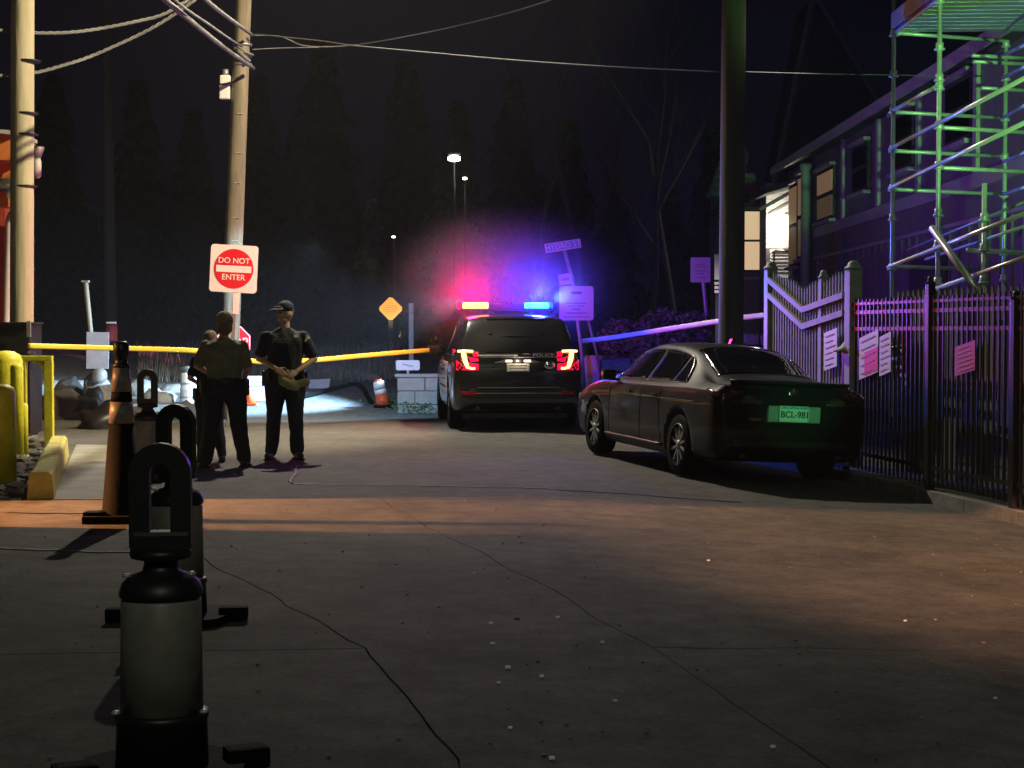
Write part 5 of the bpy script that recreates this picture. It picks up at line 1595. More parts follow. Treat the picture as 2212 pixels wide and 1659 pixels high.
pts = [Vector((x, S.rear_y(x, .62) - .004, .62 - .02 * (x / .8) ** 2)) for x in np.linspace(-.80, .80, 19)]
MB().tube(pts, .005, 4).build('bumper_seam', M['black'], sd, world=False)
for x_ in (-.70, .70):
    pts = [Vector((x_ * (1 - .04 * k), S.rear_y(x_ * (1 - .04 * k), z) - .003, z)) for k, z in enumerate(np.linspace(1.02, .64, 8))]
    MB().tube(pts, .004, 4).build('boot_seam', M['black'], sd, world=False)
rear_patch(S, -.72, .72, lambda x: .40, lambda x: .47, .006, M['black'], 'bumper_insert', sd)
MB().box((-.46, S.rear_y(-.46, .69) - .012, .69), (.16, .008, .022)).build('name_badge', M['chrome'], sd, world=False)
MB().prism([(-.02, 1.72, 1.462), (.02, 1.72, 1.462), (.008, 1.80, 1.462), (-.008, 1.80, 1.462)], (0, -.06, .06)).build('roof_antenna', M['paint_sedan'], sd, world=False)
MB().box((0, 2.4, .235), (1.5, 3.9, .04)).build('underbody', M['black'], sd, world=False)
# the thin light line where roof meets the glass
pts = [Vector((x, 1.47, S.top_z(1.47, x) + .006)) for x in np.linspace(-.5, .5, 12)]
MB().tube(pts, .006, 6).build('roof_seam', M['black'], sd, world=False)

# --- police vehicle
U = Car([(0.00, .46, .88, .92, .86, 1.02, .80, .01), (0.05, .38, .95, 1.03, .92, 1.16, .82, .015), (0.14, .33, .985, 1.07, .945, 1.36, .80, .02), (0.30, .30, 1.0, 1.09, .95, 1.60, .75, .02),
         (0.45, .28, 1.0, 1.09, .955, 1.715, .73, .03), (1.0, .26, 1.0, 1.09, .96, 1.75, .72, .035), (2.0, .26, 1.0, 1.08, .96, 1.765, .71, .035), (2.8, .26, 1.0, 1.08, .96, 1.74, .70, .03),
         (3.1, .26, 1.0, 1.08, .955, 1.68, .69, .03), (3.85, .27, 1.0, 1.07, .94, 1.24, .76, .03), (4.1, .28, .99, 1.05, .93, 1.15, .76, .03), (4.7, .32, .96, .93, .88, 1.02, .68, .03), (4.92, .38, .88, .80, .80, .88, .6, .02), (5.0, .45, .80, .72, .75, .78, .5, .01)])
HU = R(5.6)
su = thing('police_suv', (P(1119, 718, 25.2).x, 25.2, 0), 'black police sport utility vehicle with red and blue roof beacons lit and tail lamps on', 'police car', rz=HU)
me = cut_arches(U.body().mesh('body', M['paint_black']), (1.05, 4.02), .43, 1.0); me.name = 'body'
link('body', me, su)
for y in (1.05, 4.02):
    for s_ in (-1, 1): wheel(su, s_ * .87, y, .375, .25, s_, 5)
roofz = lambda y: U.par(y)[4]
beltz = lambda y: U.par(y)[2]
rear_patch(U, -.66, .66, lambda x: 1.17, lambda x: 1.60 - .06 * (x / .66) ** 2, .004, M['glass'], 'rear_window', su)
top_patch(U, 3.1, 3.8, lambda y: U.par(y)[5] * .97, .006, M['glass'], 'windscreen', su)
for s_ in (-1, 1):
    f = wlim(.50, 3.55, .04, .10, .22, .6)
    for (ya, yb, nm) in ((.52, 1.12, 'quarter_window'), (1.17, 2.08, 'rear_door_window'), (2.15, 3.5, 'front_door_window')):
        side_patch(U, (ya, yb, f), 10, s_, .004, M['glass'], nm, su)
    # white front and rear doors
    side_patch(U, (2.12, 3.28, lambda y: (.50, 1.04)), 10, s_, .006, M['paint_white'], 'front_door', su)
    side_patch(U, (1.25, 2.08, lambda y: (.50, 1.04)), 8, s_, .006, M['paint_white'], 'rear_door', su)
    for k, zz in enumerate((.64, .76, .90)):
        MB().box((s_ * 1.012, 2.3, zz), (.006, 1.5 - .3 * k, .03)).build('door_marking', M['navy'] if k != 1 else M['red_lens'], su, world=False)
    for yy in (1.5, 2.4): MB().box((s_ * 1.03, yy, .98), (.03, .2, .03), None, .01).build('door_handle', M['chrome'], su, world=False)
    mm = MB(); mm.box((s_ * 1.12, 3.3, 1.20), (.24, .12, .17), None, .04); mm.box((s_ * 1.0, 3.3, 1.13), (.12, .06, .05)); mm.build('wing_mirror', M['black'], su, world=False)
    MB().tube([(s_ * .95, 3.45, 1.25), (s_ * 1.05, 3.5, 1.34)], .016, 8).build('spot_lamp_stalk', M['black'], su, world=False)
    MB().lathe([(.02, -.07), (.075, -.03), (.08, .03), (.07, .035)], (s_ * 1.07, 3.5, 1.38), 16, axis=Matrix.Rotation(R(-90), 3, 'X')).build('spot_lamp', M['black'], su, world=False)
    # tail lamp: red lens, glowing C shaped tube
    lamp = rear_patch(U, s_ * .60, s_ * .93, lambda x: .93, lambda x: 1.24, .012, M['tail_red'], 'tail_lamp', su)
    yl = U.rear_y(s_ * .74, 1.05) - .045
    cpts = [(.91, 1.215), (.80, 1.22), (.68, 1.215)]
    MB().tube([(s_ * a, U.rear_y(s_ * min(a, .8), b_) - .03, b_) for a, b_ in cpts], .016, 8).build('lamp_tube', M['tail_glow'], lamp, world=False)
    MB().tube([(s_ * a, U.rear_y(s_ * .78, b_) - .035, b_) for a, b_ in ((.825, 1.21), (.815, 1.14), (.80, 1.07), (.775, 1.0), (.76, .965))], [.034, .036, .034, .028, .02], 10).build('lamp_tube', M['tail_glow'], lamp, world=False)
    MB().tube([(s_ * a, U.rear_y(s_ * .78, b_) - .035, b_) for a, b_ in ((.775, .975), (.70, .955), (.655, .958))], .016, 8).build('lamp_tube', M['tail_glow'], lamp, world=False)
    rear_patch(U, s_ * .62, s_ * .88, lambda x: .56, lambda x: .61, .01, M['red_lens'], 'reflector', su)
    MB().tube([(s_ * .62, -.02, .34), (s_ * .62, .2, .34)], .04, 12).build('exhaust_tip', M['black'], su, world=False)
    MB().box((s_ * .70, 4.86, .88), (.36, .2, .14), None, .04).build('headlight', M['clear_lens'], su, world=False)
# garnish, plate, bumper
rear_patch(U, -.58, .60, lambda x: 1.118, lambda x: 1.128, .02, M['steel_dull'], 'hatch_trim', su)
rear_patch(U, -.42, .42, lambda x: 1.035 - .0 * x, lambda x: 1.06, .01, M['paint_black'], 'plate_brow', su)
pp = rear_patch(U, -.175, .175, lambda x: .905, lambda x: 1.035, .014, M['plate_white'], 'licence_plate', su)
for k in (-.05, -.01, .03): rear_patch(U, -.13, .13, lambda x, k=k: .965 + k, lambda x, k=k: .977 + k, .018, M['grey_print'], 'printed_line', pp, 4, 1)
MB().prism([(-.37, -.045, 1.04), (-.20, -.045, 1.04), (-.18, -.045, 1.10), (-.24, -.045, 1.08)], (0, .03, 0)).build('chrome_wing', M['steel_dull'], su, world=False)
MB().prism([(.37, -.045, 1.04), (.20, -.045, 1.04), (.18, -.045, 1.10), (.24, -.045, 1.08)], (0, .03, 0)).build('chrome_wing', M['steel_dull'], su, world=False)
for x_ in (-.15, .15): MB().box((x_, U.rear_y(0, 1.06) - .03, 1.068), (.12, .03, .03), None, .008).build('plate_lamp', M['plate_lamp'], su, world=False)
light('plate_light', 'SPOT', su.location + Vector((0.03, -0.16, 1.16)), 2.2, (1, .8, .55), su.location + Vector((.03, -.02, .98)), 120, .6, .02)
rear_patch(U, .18, .60, lambda x: 1.135, lambda x: 1.175, .012, M['navy'], 'lettering_strip', su)
yl = U.rear_y(.39, 1.155)
lt = link('lettering', text_mesh('POLICE', .075, M['band_white']), su, (.39, yl - .03, 1.155), (R(90), 0, 0)); lt.scale = (1.35, .8, 1)
rear_patch(U, -.60, .0, lambda x: 1.14, lambda x: 1.162, .012, M['band_white'], 'reflective_stripe', su)
for zz, hw, mm_ in ((.66, .62, 'steel_dull'), (.575, .66, 'steel_dull'), (.45, .24, 'steel_dull')):
    rear_patch(U, -hw, hw, lambda x, zz=zz: zz, lambda x, zz=zz: zz + .012, .02, M[mm_], 'bumper_trim', su)
rear_patch(U, -.84, .84, lambda x: .50, lambda x: .645, .008, M['black'], 'bumper_step', su)
MB().lathe([(.05, 0), (.06, .008), (.05, .014)], (.48, U.rear_y(.5, 1.0) - .01, 1.0), 20, sx=1.4, axis=Matrix.Rotation(R(90), 3, 'X')).build('badge', M['chrome'], su, world=False)
MB().box((.46, U.rear_y(.46, .9) - .01, .90), (.12, .01, .02)).build('name_badge', M['chrome'], su, world=False)
MB().box((0, 2.5, .22), (1.6, 4.2, .08)).build('underbody', M['black'], su, world=False)
MB().box((0, .45, 1.70), (.9, .16, .03), None, .01).build('roof_spoiler', M['paint_black'], su, world=False)
MB().box((.02, .34, 1.625), (.12, .03, .02)).build('high_stop_lamp', M['steel'], su, world=False)
MB().box((.03, .30, 1.47), (.11, .04, .05), None, .012).build('interior_lamp', M['dash_glow'], su, world=False)
# light bar
lbY, lbZ = 2.05, 1.93
bar = MB().box((0, lbY, lbZ - .05), (1.50, .30, .05), None, .012).build('light_bar', M['black'], su, world=False)
MB().box((-.54, lbY, lbZ + .005), (.48, .28, .13), None, .03).build('red_dome', M['red_dome'], bar, world=False)
MB().box((-.50, lbY - .145, lbZ + .005), (.42, .03, .10), None, .014).build('red_led_row', M['red_beacon'], bar, world=False)
MB().box((.54, lbY, lbZ + .005), (.46, .28, .115), None, .03).build('blue_dome', M['blue_dome'], bar, world=False)
MB().box((.50, lbY - .145, lbZ + .005), (.40, .03, .085), None, .014).build('blue_led_row', M['blue_beacon'], bar, world=False)
MB().box((0, lbY, lbZ), (.64, .26, .06), None, .02).build('centre_dome', mat('smoked_dome', (.05, .02, .05), .15, coat=.6), bar, world=False)
MB().tube([(.10, lbY, lbZ + .02), (.10, lbY, lbZ + .15)], .03, 10).build('camera_mast', M['black'], bar, world=False)
for x_ in (-.62, .62): MB().box((x_, lbY, 1.80), (.08, .2, .14)).build('bar_foot', M['black'], bar, world=False)

# ------------------------------------------------------------------ people
def capsule(mb, a, b, ra, rb, n=12):
    a, b = Vector(a), Vector(b)
    d = (b - a); L = d.length; d.normalize()
    pts = []; rs = []
    for k in range(4, 0, -1):
        t = R(90 * k / 4.4); pts.append(a - d * ra * math.sin(t)); rs.append(max(.002, ra * math.cos(t)))
    for k in range(5): pts.append(a.lerp(b, k / 4)); rs.append(ra + (rb - ra) * k / 4)
    for k in range(1, 5):
        t = R(90 * k / 4.4); pts.append(b + d * rb * math.sin(t)); rs.append(max(.002, rb * math.cos(t)))
    return mb.tube(pts, rs, n)
def ell(mb, c, d, rot=None, sub=3):
    bm = bmesh.new(); bmesh.ops.create_icosphere(bm, subdivisions=sub, radius=1)
    vs_ = [Vector((v.co.x * d[0], v.co.y * d[1], v.co.z * d[2])) for v in bm.verts]
    bm.verts.index_update()
    if rot is not None: vs_ = [rot @ v for v in vs_]
    mb.add([v + Vector(c) for v in vs_], [tuple(v.index for v in f.verts) for f in bm.faces], True); bm.free()
    return mb
def loft_torso(mb, secs):
    """secs: (z, rx, ry, cx, cy)"""
    n = 28; rows = []
    for (z, rx_, ry_, cx_, cy_) in secs:
        rows.append([Vector((cx_ + rx_ * math.copysign(abs(math.cos(t)) ** .85, math.cos(t)), cy_ + ry_ * math.sin(t), z)) for t in [2 * math.pi * k / n for k in range(n)]])
    N = n; v_ = [p for r_ in rows for p in r_]; f_ = []
    for i in range(len(rows) - 1):
        for k in range(N): f_.append((i * N + k, i * N + (k + 1) % N, (i + 1) * N + (k + 1) % N, (i + 1) * N + k))
    f_.append(tuple(range(N - 1, -1, -1))); f_.append(tuple((len(rows) - 1) * N + k for k in range(N)))
    return mb.add(v_, f_, True)

def hand(mb, w_, d, nrm, side, curl=.5):
    """w_: wrist, d: pointing direction, nrm: palm normal (fingers curl towards it)"""
    d = Vector(d).normalized(); nrm = Vector(nrm); nrm = (nrm - d * nrm.dot(d)).normalized()
    s_ = d.cross(nrm).normalized() * side
    w_ = Vector(w_)
    for k in range(4):
        o_ = (-.030 + .020 * k)
        capsule(mb, w_ + d * .01 + s_ * o_ * .6, w_ + d * .085 + s_ * o_, .016, .012, 8)
        L = (.072, .082, .078, .060)[k]
        p = w_ + d * .088 + s_ * o_; dd = d
        for j, fr_ in enumerate((.45, .30, .25)):
            a_ = curl * (.5, .8, .7)[j]
            dd = (dd * math.cos(a_) + nrm * math.sin(a_)).normalized()
            q_ = p + dd * L * fr_; capsule(mb, p, q_, .0092 - .0008 * j, .0088 - .0008 * j, 8); p = q_
    p = w_ + d * .03 - s_ * .03; dd = (d * .6 - s_ * .7 + nrm * .3).normalized()
    for j in range(2):
        q_ = p + dd * .035; capsule(mb, p, q_, .0115 - .001 * j, .0105 - .001 * j, 8); p = q_; dd = (dd + nrm * .5 + d * .3).normalized()

def folds(me, amp, seed, fx=9.0, fz=3.5):
    me.update()
    cs = [(v.co.copy(), v.normal.copy()) for v in me.vertices]
    for v, (c, n_) in zip(me.vertices, cs):
        k = noise.noise(Vector((c.x * fx + seed, c.y * fx, c.z * fz + c.x * 9))) + .6 * noise.noise(Vector((c.x * fx * 2 + seed, c.y * fx * 2, c.z * fz * 3.2)))
        v.co = c + n_ * amp * (k - .25 * abs(k))
    return me

def person(loc, yaw, h, label, arms, legs, shirt, trouser, head_yaw=0, cap=False, hair=True, girth=1.0, female=False, lean=0.0, lean_x=0.0):
    """faces -Y before the yaw; arms/legs given as joint lists in metres for a 1.80 m body, x to the viewer's right"""
    o = thing('person', loc, label, 'person', rz=yaw)
    s = h / 1.80; g = girth
    V = lambda p: Vector((p[0] + lean_x * max(0, p[2] - .95), p[1] - lean * max(0, p[2] - .95), p[2])) * s
    sh = .185 * (0.93 if female else 1) * (g * .5 + .5)
    # trousers
    tr = MB(); hipx = .095 * g
    loft_torso(tr, [(z * s, rx_ * s * g, ry_ * s * g, 0, V((0, 0, z)).y) for z, rx_, ry_ in ((.80, .12, .10), (.86, .165, .125), (.93, .18, .135), (1.0, .168, .125), (1.05, .155, .115))])
    for k, (kn_, an_) in enumerate(legs):
        sx_ = -1 if k == 0 else 1
        capsule(tr, V((sx_ * hipx, .0, .90)), V(kn_), .104 * s * g, .074 * s * g, 16)
        capsule(tr, V(kn_), V((an_[0], an_[1] + .01, an_[2] + .02)), .074 * s * g, .064 * s * g, 16)
    link('trousers', folds(eval_mesh(tr, .013, trouser, 'trousers'), .013, loc[0]), o)
    # shirt
    st_ = MB()
    wst = .150 if female else .155
    secs = [(1.0, wst + .012, .118, 0, 0), (1.08, wst, .115, 0, 0), (1.18, wst + .008, .120, 0, 0), (1.30, .175, .128, 0, 0), (1.38, .188, .125, 0, 0), (1.44, .175, .105, 0, .005), (1.485, .115, .08, 0, .01), (1.52, .062, .062, 0, .01)]
    loft_torso(st_, [(z * s, rx_ * s * g, ry_ * s * g, V((0, 0, z)).x, V((0, cy_, z)).y) for z, rx_, ry_, cx_, cy_ in secs])
    bd2 = MB()
    for k, (el, wr) in enumerate(arms):
        sx_ = -1 if k == 0 else 1
        S0 = V((sx_ * sh, .0, 1.415)); E = V(el); W_ = V(wr)
        capsule(st_, S0, S0.lerp(E, .76), .060 * s * g, .056 * s * g, 14)
        capsule(bd2, S0, E, .046 * s, .040 * s, 12)
        capsule(bd2, E, W_, .040 * s, .027 * s, 12)
        hd = (W_ - E).normalized()
        hand(bd2, W_, hd, Vector((-sx_ * .5, .3 if sx_ * 0 else 0.4, -.6)), sx_, .6)
    link('shirt', folds(eval_mesh(st_, .012, shirt, 'shirt'), .012, loc[0] + 3), o)
    # body: neck, head, arms, slim trunk and legs inside the clothes -> one surface
    capsule(bd2, V((0, .012, 1.44)), V((0, .0, 1.585)), .062 * s, .054 * s, 14)
    loft_torso(bd2, [(z * s, rx_ * s, ry_ * s, V((0, 0, z)).x, V((0, 0, z)).y) for z, rx_, ry_ in ((.88, .13, .09), (1.05, .12, .085), (1.25, .14, .095), (1.40, .16, .085), (1.47, .09, .06))])
    for k, (kn_, an_) in enumerate(legs):
        sx_ = -1 if k == 0 else 1
        capsule(bd2, V((sx_ * .08, 0, .9)), V(kn_), .07 * s, .048 * s, 12); capsule(bd2, V(kn_), V(an_), .048 * s, .036 * s, 12)
    hc = V((0, -.012, 1.685)); hr = Matrix.Rotation(head_yaw, 3, 'Z') * 1.12
    ell(bd2, hc + hr @ Vector((0, .012, .015)) * s, (.083 * s, .105 * s, .114 * s))
    ell(bd2, hc + hr @ Vector((0, -.022, -.055)) * s, (.060 * s, .069 * s, .066 * s))
    capsule(bd2, hc + hr @ Vector((0, -.084, .012)) * s, hc + hr @ Vector((0, -.104, -.026)) * s, .010 * s, .016 * s, 8)
    capsule(bd2, hc + hr @ Vector((-.03, -.078, .026)) * s, hc + hr @ Vector((.03, -.078, .026)) * s, .012 * s, .012 * s, 8)
    capsule(bd2, hc + hr @ Vector((-.02, -.080, -.062)) * s, hc + hr @ Vector((.02, -.080, -.062)) * s, .009 * s, .009 * s, 8)
    for e_ in (-1, 1): ell(bd2, hc + hr @ Vector((e_ * .076, .012, -.005)) * s, (.011 * s, .020 * s, .032 * s), hr, 2)
    link('body', eval_mesh(bd2, .0085, M['skin'], 'body', 2), o)
    for e_ in (-1, 1):
        q_ = MB(); ell(q_, hc + hr @ Vector((e_ * .030, -.086, .008)) * s, (.012 * s, .008 * s, .007 * s), hr, 2); q_.build('eye', M['eye'], o, world=False)
    if hair:
        q_ = MB()
        ell(q_, hc + hr @ Vector((0, .032, .030)) * s, (.104 * s, .108 * s, .114 * s)); ell(q_, hc + hr @ Vector((0, .052, -.05)) * s, (.092 * s, .076 * s, .09 * s))
        me_ = eval_mesh(q_, .012, M['hair'], 'hair', 1)
        for v in me_.vertices: v.co += v.co.normalized() * .006 * noise.noise(v.co * 45)
        link('hair', me_, o)
    else:
        q_ = MB(); ell(q_, hc + hr @ Vector((0, .024, .022)) * s, (.0865 * s, .098 * s, .104 * s)); link('hair', eval_mesh(q_, .012, M['hair'], 'hair', 1), o)
    if cap:
        q_ = MB(); ell(q_, hc + hr @ Vector((0, .010, .060)) * s, (.098 * s, .118 * s, .085 * s)); capsule(q_, hc + hr @ Vector((-.04, -.105, .055)) * s, hc + hr @ Vector((.04, -.105, .055)) * s, .022 * s, .022 * s)
        m1 = eval_mesh(q_, .010, M['navy'], 'cap', 2)
        link('cap', m1, o)
        q_ = MB()
        rows = []
        for i in range(9):
            a_ = R(-58 + 116 * i / 8)
            rows.append([hc + hr @ Vector((math.sin(a_) * (.078 + .018 * j), -.055 - math.cos(a_) * (.045 + .030 * j), .052 - .006 * j)) * s for j in range(4)])
        q_.grid(rows, thick=(0, 0, .006)); q_.build('cap_peak', M['navy'], o, world=False)
    # belt and gear
    bt = MB(); cy0 = V((0, 0, 1.0)).y
    n = 28; rows = []
    for z_ in (.985, 1.035):
        rows.append([Vector((.186 * s * g * math.cos(2 * math.pi * k / n), cy0 + .142 * s * g * math.sin(2 * math.pi * k / n), z_ * s)) for k in range(n + 1)])
    bt.grid(rows); bt.build('duty_belt', M['black'], o, world=False)
    for (a_, wz, dz_) in ((20, .06, .14), (160, .06, .10), (70, .05, .08), (110, .05, .08), (-40, .045, .08), (-140, .045, .09), (185, .07, .18)):
        q_ = MB(); p = Vector((.20 * s * g * math.cos(R(a_)), cy0 + .158 * s * g * math.sin(R(a_)), (1.0 - dz_ * .35) * s))
        q_.box(p, (wz, .045, dz_), Matrix.Rotation(R(a_ - 90), 3, 'Z'), .01); q_.build('belt_pouch', M['black'], o, world=False)
    # shoes
    for k, (kn_, an_) in enumerate(legs):
        sx_ = -1 if k == 0 else 1
        a_ = V(an_); q_ = MB(); t_ = R(14) * sx_ if len(arms) else 0
        dv = Vector((math.sin(t_), -math.cos(t_), 0))
        capsule(q_, (a_.x, a_.y + .03, .055 * s), Vector((a_.x, a_.y, .045 * s)) + dv * .15 * s, .050 * s, .042 * s, 12)
        capsule(q_, (a_.x, a_.y + .01, .12 * s), (a_.x, a_.y + .02, .06 * s), .046 * s, .05 * s, 12)
        sm_ = eval_mesh(q_, .011, M['shoe'], 'shoe', 2)
        for v in sm_.vertices: v.co.z = max(v.co.z, .012)
        shoe = link('shoe', sm_, o)
        q_ = MB(); c0 = Vector((a_.x, a_.y, .009)) + dv * .06 * s
        q_.box(c0, (.085 * s, .27 * s, .018), Matrix.Rotation(t_, 3, 'Z'), .005); q_.build('sole', M['rubber'], shoe, world=False)
    return o, s, V

# right officer, facing the camera, head turned to the others
p_r, s_, V_ = person(Vector(((621 - CX) / 181, F / 183, 0)), R(8), 1.84, 'person in dark short sleeved uniform and cap, facing the camera, holding yellowish gloves',
    [((-.30, .06, 1.17), (-.10, -.19, 1.05)), ((.335, .04, 1.16), (.13, -.20, 1.02))],
    [((-.125, -.02, .49), (-.165, .0, .09)), ((.115, -.03, .49), (.135, .02, .09))],
    M['navy'], M['navy_leg'], head_yaw=R(-48), cap=True, hair=False, girth=1.22)
g_ = MB()
capsule(g_, (-.02, -.26, .93), (.12, -.28, .86), .06, .045); capsule(g_, (.10, -.27, .88), (.24, -.25, .92), .045, .05); capsule(g_, (-.05, -.25, .98), (.05, -.27, .88), .035, .05); capsule(g_, (.02, -.25, 1.05), (.10, -.26, .92), .02, .03)
me = eval_mesh(g_, .012, M['bag'], 'gloves', 2)
wl_ = Vector(p_r.location); rz_ = Matrix.Rotation(R(8), 3, 'Z')
gl_ = bpy.data.objects.new('work_gloves', me); COL.objects.link(gl_); gl_.location = wl_; gl_.rotation_euler = (0, 0, R(8))
tag(gl_, 'crumpled yellow olive gloves held at the waist of the capped person', 'gloves')
lt = link('lettering', text_mesh('POLICE', .07, M['badge']), p_r, (-.03, -.175, 1.40), (R(86), 0, R(0)))
lt.data = lt.data.copy(); lt.data.materials.clear(); lt.data.materials.append(mat('dim_chest_print', (.16, .16, .15), .6))
MB().box((.13, -.165, 1.455), (.055, .012, .035), Matrix.Rotation(R(-20), 3, 'X'), .005).build('chest_badge', M['badge'], p_r, world=False)
MB().box((.262, -.045, 1.42), (.02, .075, .075), Matrix.Rotation(R(18), 3, 'Y') @ Matrix.Rotation(R(-35), 3, 'Z'), .006).build('shoulder_patch', M['badge'], p_r, world=False)

# left person seen from behind
p_l, s_, V_ = person(Vector(((484 - CX) / 194, F / 194, 0)), R(186), 1.71, 'person with grey brown hair and olive shirt standing with their back to the camera',
    [((-.28, .02, 1.16), (-.20, -.16, 1.02)), ((.30, .03, 1.18), (.16, -.17, 1.08))],
    [((-.165, -.02, .49), (-.225, .02, .09)), ((.15, .02, .49), (.22, .06, .09))],
    M['olive'], M['navy_leg'], head_yaw=R(12), hair=True, girth=1.34, female=True)
# third person, mostly hidden
p_3, s_, V_ = person(Vector(((452 - CX) / 187, F / 187, 0)), R(200), 1.5, 'person in black mostly hidden behind the one in the olive shirt', 
    [((-.27, .02, 1.17), (-.16, -.17, 1.10)), ((.27, .02, 1.17), (.14, -.18, 1.10))],
    [((-.12, -.02, .49), (-.16, .02, .09)), ((.10, .0, .49), (.12, .04, .09))],
    M['navy'], M['navy_leg'], head_yaw=R(20), hair=True, girth=1.1)

# ------------------------------------------------------------------ barrier tape
def tape(name, pts, wd, label, grp='barrier tape runs', m_='tape'):
    p3 = [P(*p) for p in pts]; out = []
    for i in range(len(p3) - 1):
        p0, p1, p2, p4 = p3[max(i - 1, 0)], p3[i], p3[i + 1], p3[min(i + 2, len(p3) - 1)]
        for k in range(10):
            t = k / 10
            out.append(.5 * (2 * p1 + (p2 - p0) * t + (2 * p0 - 5 * p1 + 4 * p2 - p4) * t * t + (3 * p1 - p0 - 3 * p2 + p4) * t ** 3))
    out.append(p3[-1])
    rows = []
    for i, p in enumerate(out):
        tw_ = .25 * noise.noise(Vector((i * .13, 2.2, 0))) + .12
        u = Vector((0, math.sin(tw_), math.cos(tw_))) * wd / 2
        bz = Vector((0, .012 * noise.noise(Vector((i * .5, 5, 0))), 0))
        rows.append([p - u + bz, p - u * .3 + bz * 1.5, p + u * .3, p + u])
    MB().grid(rows, thick=(0, .0015, 0)).build(name, M[m_], loc=out[0], label=label, cat='barrier tape', group=grp)
tape('barrier_tape', [(60, 747, 22.8), (200, 751, 23.3), (408, 757, 23.8), (480, 766, 24.2), (555, 781, 24.6), (625, 781, 25), (690, 777, 25.4), (800, 767, 26.6), (928, 756, 28.2)], .074, 'yellow barrier tape from the black cabinet past the people to the police vehicle')
tape('barrier_tape', [(1255, 737, 28.3), (1330, 728, 28), (1440, 711, 27), (1545, 695, 25.8), (1605, 686, 25.2), (1668, 679, 24.6)], .080, 'yellow barrier tape, made paler in place of light on it, from the police vehicle past the dark pole to the picket fence', m_='tape_pale')

# ------------------------------------------------------------------ sky dome and air
bm = bmesh.new(); bmesh.ops.create_uvsphere(bm, u_segments=48, v_segments=24, radius=420)
bmesh.ops.reverse_faces(bm, faces=bm.faces)
me = bpy.data.meshes.new('sky'); bm.to_mesh(me); bm.free(); me.materials.append(M['sky'])
so = bpy.data.objects.new('sky', me); COL.objects.link(so); so['kind'] = 'structure'

# added for the beacon glow: vapour hanging over the roof of the police vehicle
vb = MB(); ell(vb, (0, 0, 0), (2.25, 1.3, 1.5), None, 3)
vo = vb.build('beacon_halo', None, loc=Vector((0, 0, 0)), label='added vapour glowing red and blue over the roof of the police vehicle', cat='halo', kind='stuff')
vo.location = (-0.12, 27.3, 2.25)
vm = bpy.data.materials.new('beacon_halo'); vm.use_nodes = True
ht = vm.node_tree; ht.nodes.clear()
ou = ht.nodes.new('ShaderNodeOutputMaterial'); pv = ht.nodes.new('ShaderNodeVolumePrincipled')
tc_ = ht.nodes.new('ShaderNodeTexCoord'); mp_ = ht.nodes.new('ShaderNodeMapping'); mp_.inputs['Scale'].default_value = (1 / 2.2, 1 / 1.27, 1 / 1.46)
ln_ = ht.nodes.new('ShaderNodeVectorMath'); ln_.operation = 'LENGTH'
mr_ = ht.nodes.new('ShaderNodeMapRange'); mr_.interpolation_type = 'SMOOTHSTEP'
mr_.inputs['From Min'].default_value = 1.0; mr_.inputs['From Max'].default_value = 0.05; mr_.inputs['To Min'].default_value = 0.0; mr_.inputs['To Max'].default_value = 0.19
ns_ = ht.nodes.new('ShaderNodeTexNoise'); ns_.inputs['Scale'].default_value = 1.3; ns_.inputs['Detail'].default_value = 3
mu_ = ht.nodes.new('ShaderNodeMath'); mu_.operation = 'MULTIPLY_ADD'; mu_.inputs[1].default_value = 1.3; mu_.inputs[2].default_value = 0.35
m2_ = ht.nodes.new('ShaderNodeMath'); m2_.operation = 'MULTIPLY'
ht.links.new(tc_.outputs['Object'], mp_.inputs[0]); ht.links.new(mp_.outputs[0], ln_.inputs[0]); ht.links.new(ln_.outputs['Value'], mr_.inputs['Value'])
ht.links.new(tc_.outputs['Object'], ns_.inputs['Vector']); ht.links.new(ns_.outputs['Fac'], mu_.inputs[0])
ht.links.new(mr_.outputs[0], m2_.inputs[0]); ht.links.new(mu_.outputs[0], m2_.inputs[1]); ht.links.new(m2_.outputs[0], pv.inputs['Density'])
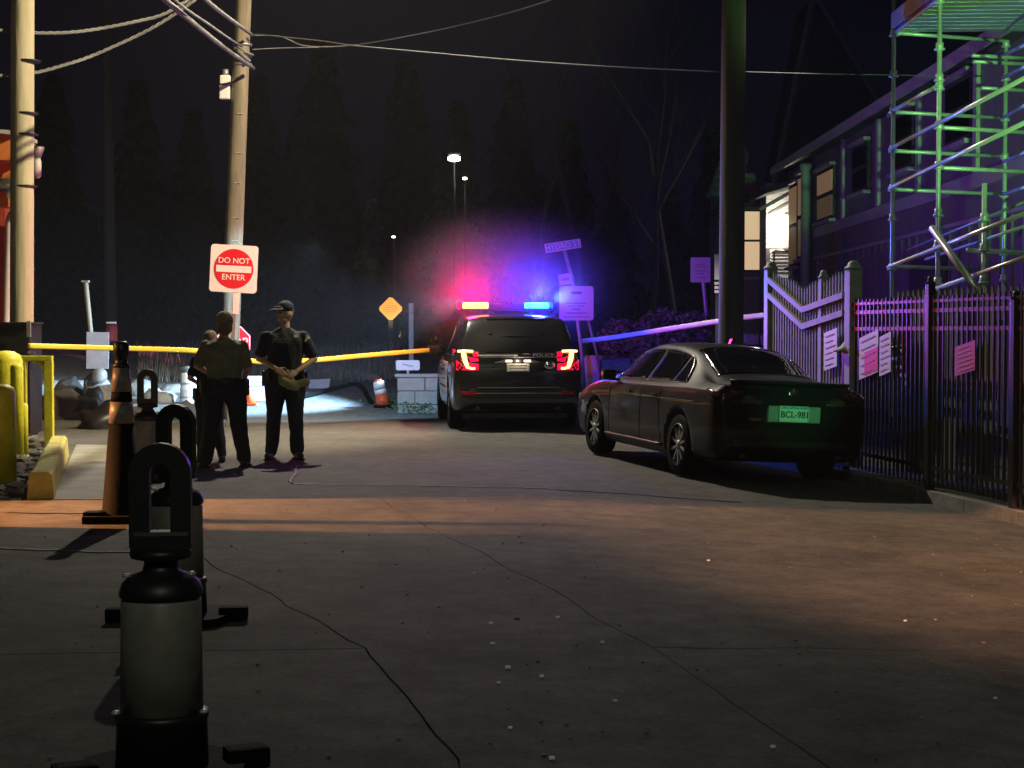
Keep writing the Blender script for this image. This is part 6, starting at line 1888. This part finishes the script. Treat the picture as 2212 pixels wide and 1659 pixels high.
pv.inputs['Color'].default_value = (.95, .95, .95, 1); pv.inputs['Anisotropy'].default_value = 0.0
ht.links.new(pv.outputs[0], ou.inputs['Volume'])
vo.data.materials.append(vm)

hz = MB().box((0, 78, 15), (200, 244, 34)).build('haze', None, kind='stuff')
hm = bpy.data.materials.new('night_haze'); hm.use_nodes = True
ht = hm.node_tree; ht.nodes.clear()
ou = ht.nodes.new('ShaderNodeOutputMaterial'); pv = ht.nodes.new('ShaderNodeVolumePrincipled')
pv.inputs['Color'].default_value = (.9, .9, .95, 1); pv.inputs['Density'].default_value = 0.0006; pv.inputs['Anisotropy'].default_value = 0.1
ht.links.new(pv.outputs[0], ou.inputs['Volume'])
hz.data.materials.append(hm)
for o in bpy.data.objects:
    if o.type == 'MESH' and o.parent is None and o.get('kind') is None and o.get('category') is None: print('UNTAGGED', o.name)
# unseen hood and shutters added to give the sodium light straight edges
hd_ = thing('beam_hood', (0, -6.6, 0), 'unseen hood on a steel pole, added to cut off the sodium beam', 'street lamp')
MB().tube([(0, -6.6, 0), (0, -6.6, 7.3)], .08, 12).build('lamp_pole', M['steel_dull'], hd_)  # added pole of the unseen beam hood
MB().box((0, -5.7, 7.3), (9.0, 1.6, .05)).build('hood', M['black'], hd_)  # added to cut off the sodium beam
up_ = 7.0 * (1 - 1.0 / 21.0); lo_ = 0
MB().box((0, -5.0, (up_ + 7.3) / 2), (9.0, .01, 7.3 - up_)).build('beam_hood_lip', M['black'], hd_)
sl_ = thing('beam_slot', (-13.4, 14, 0), 'unseen slot shutters on a steel pole, added to narrow the sodium beam', 'street lamp')
MB().tube([(-13.5, 14, 0), (-13.5, 14, 4.8)], .07, 12).build('lamp_pole', M['steel_dull'], sl_)  # added pole of the unseen slot shutters
for sg_ in (-1, 1): MB().box((-12.0, 14.0 + sg_ * .512, 4.4), (.01, .8, 1.2)).build('beam_shutter', M['black'], sl_)
MB().box((-12.8, 14.0, 5.1), (1.7, 1.9, .04)).build('hood', M['black'], sl_)  # added to narrow the sodium beam
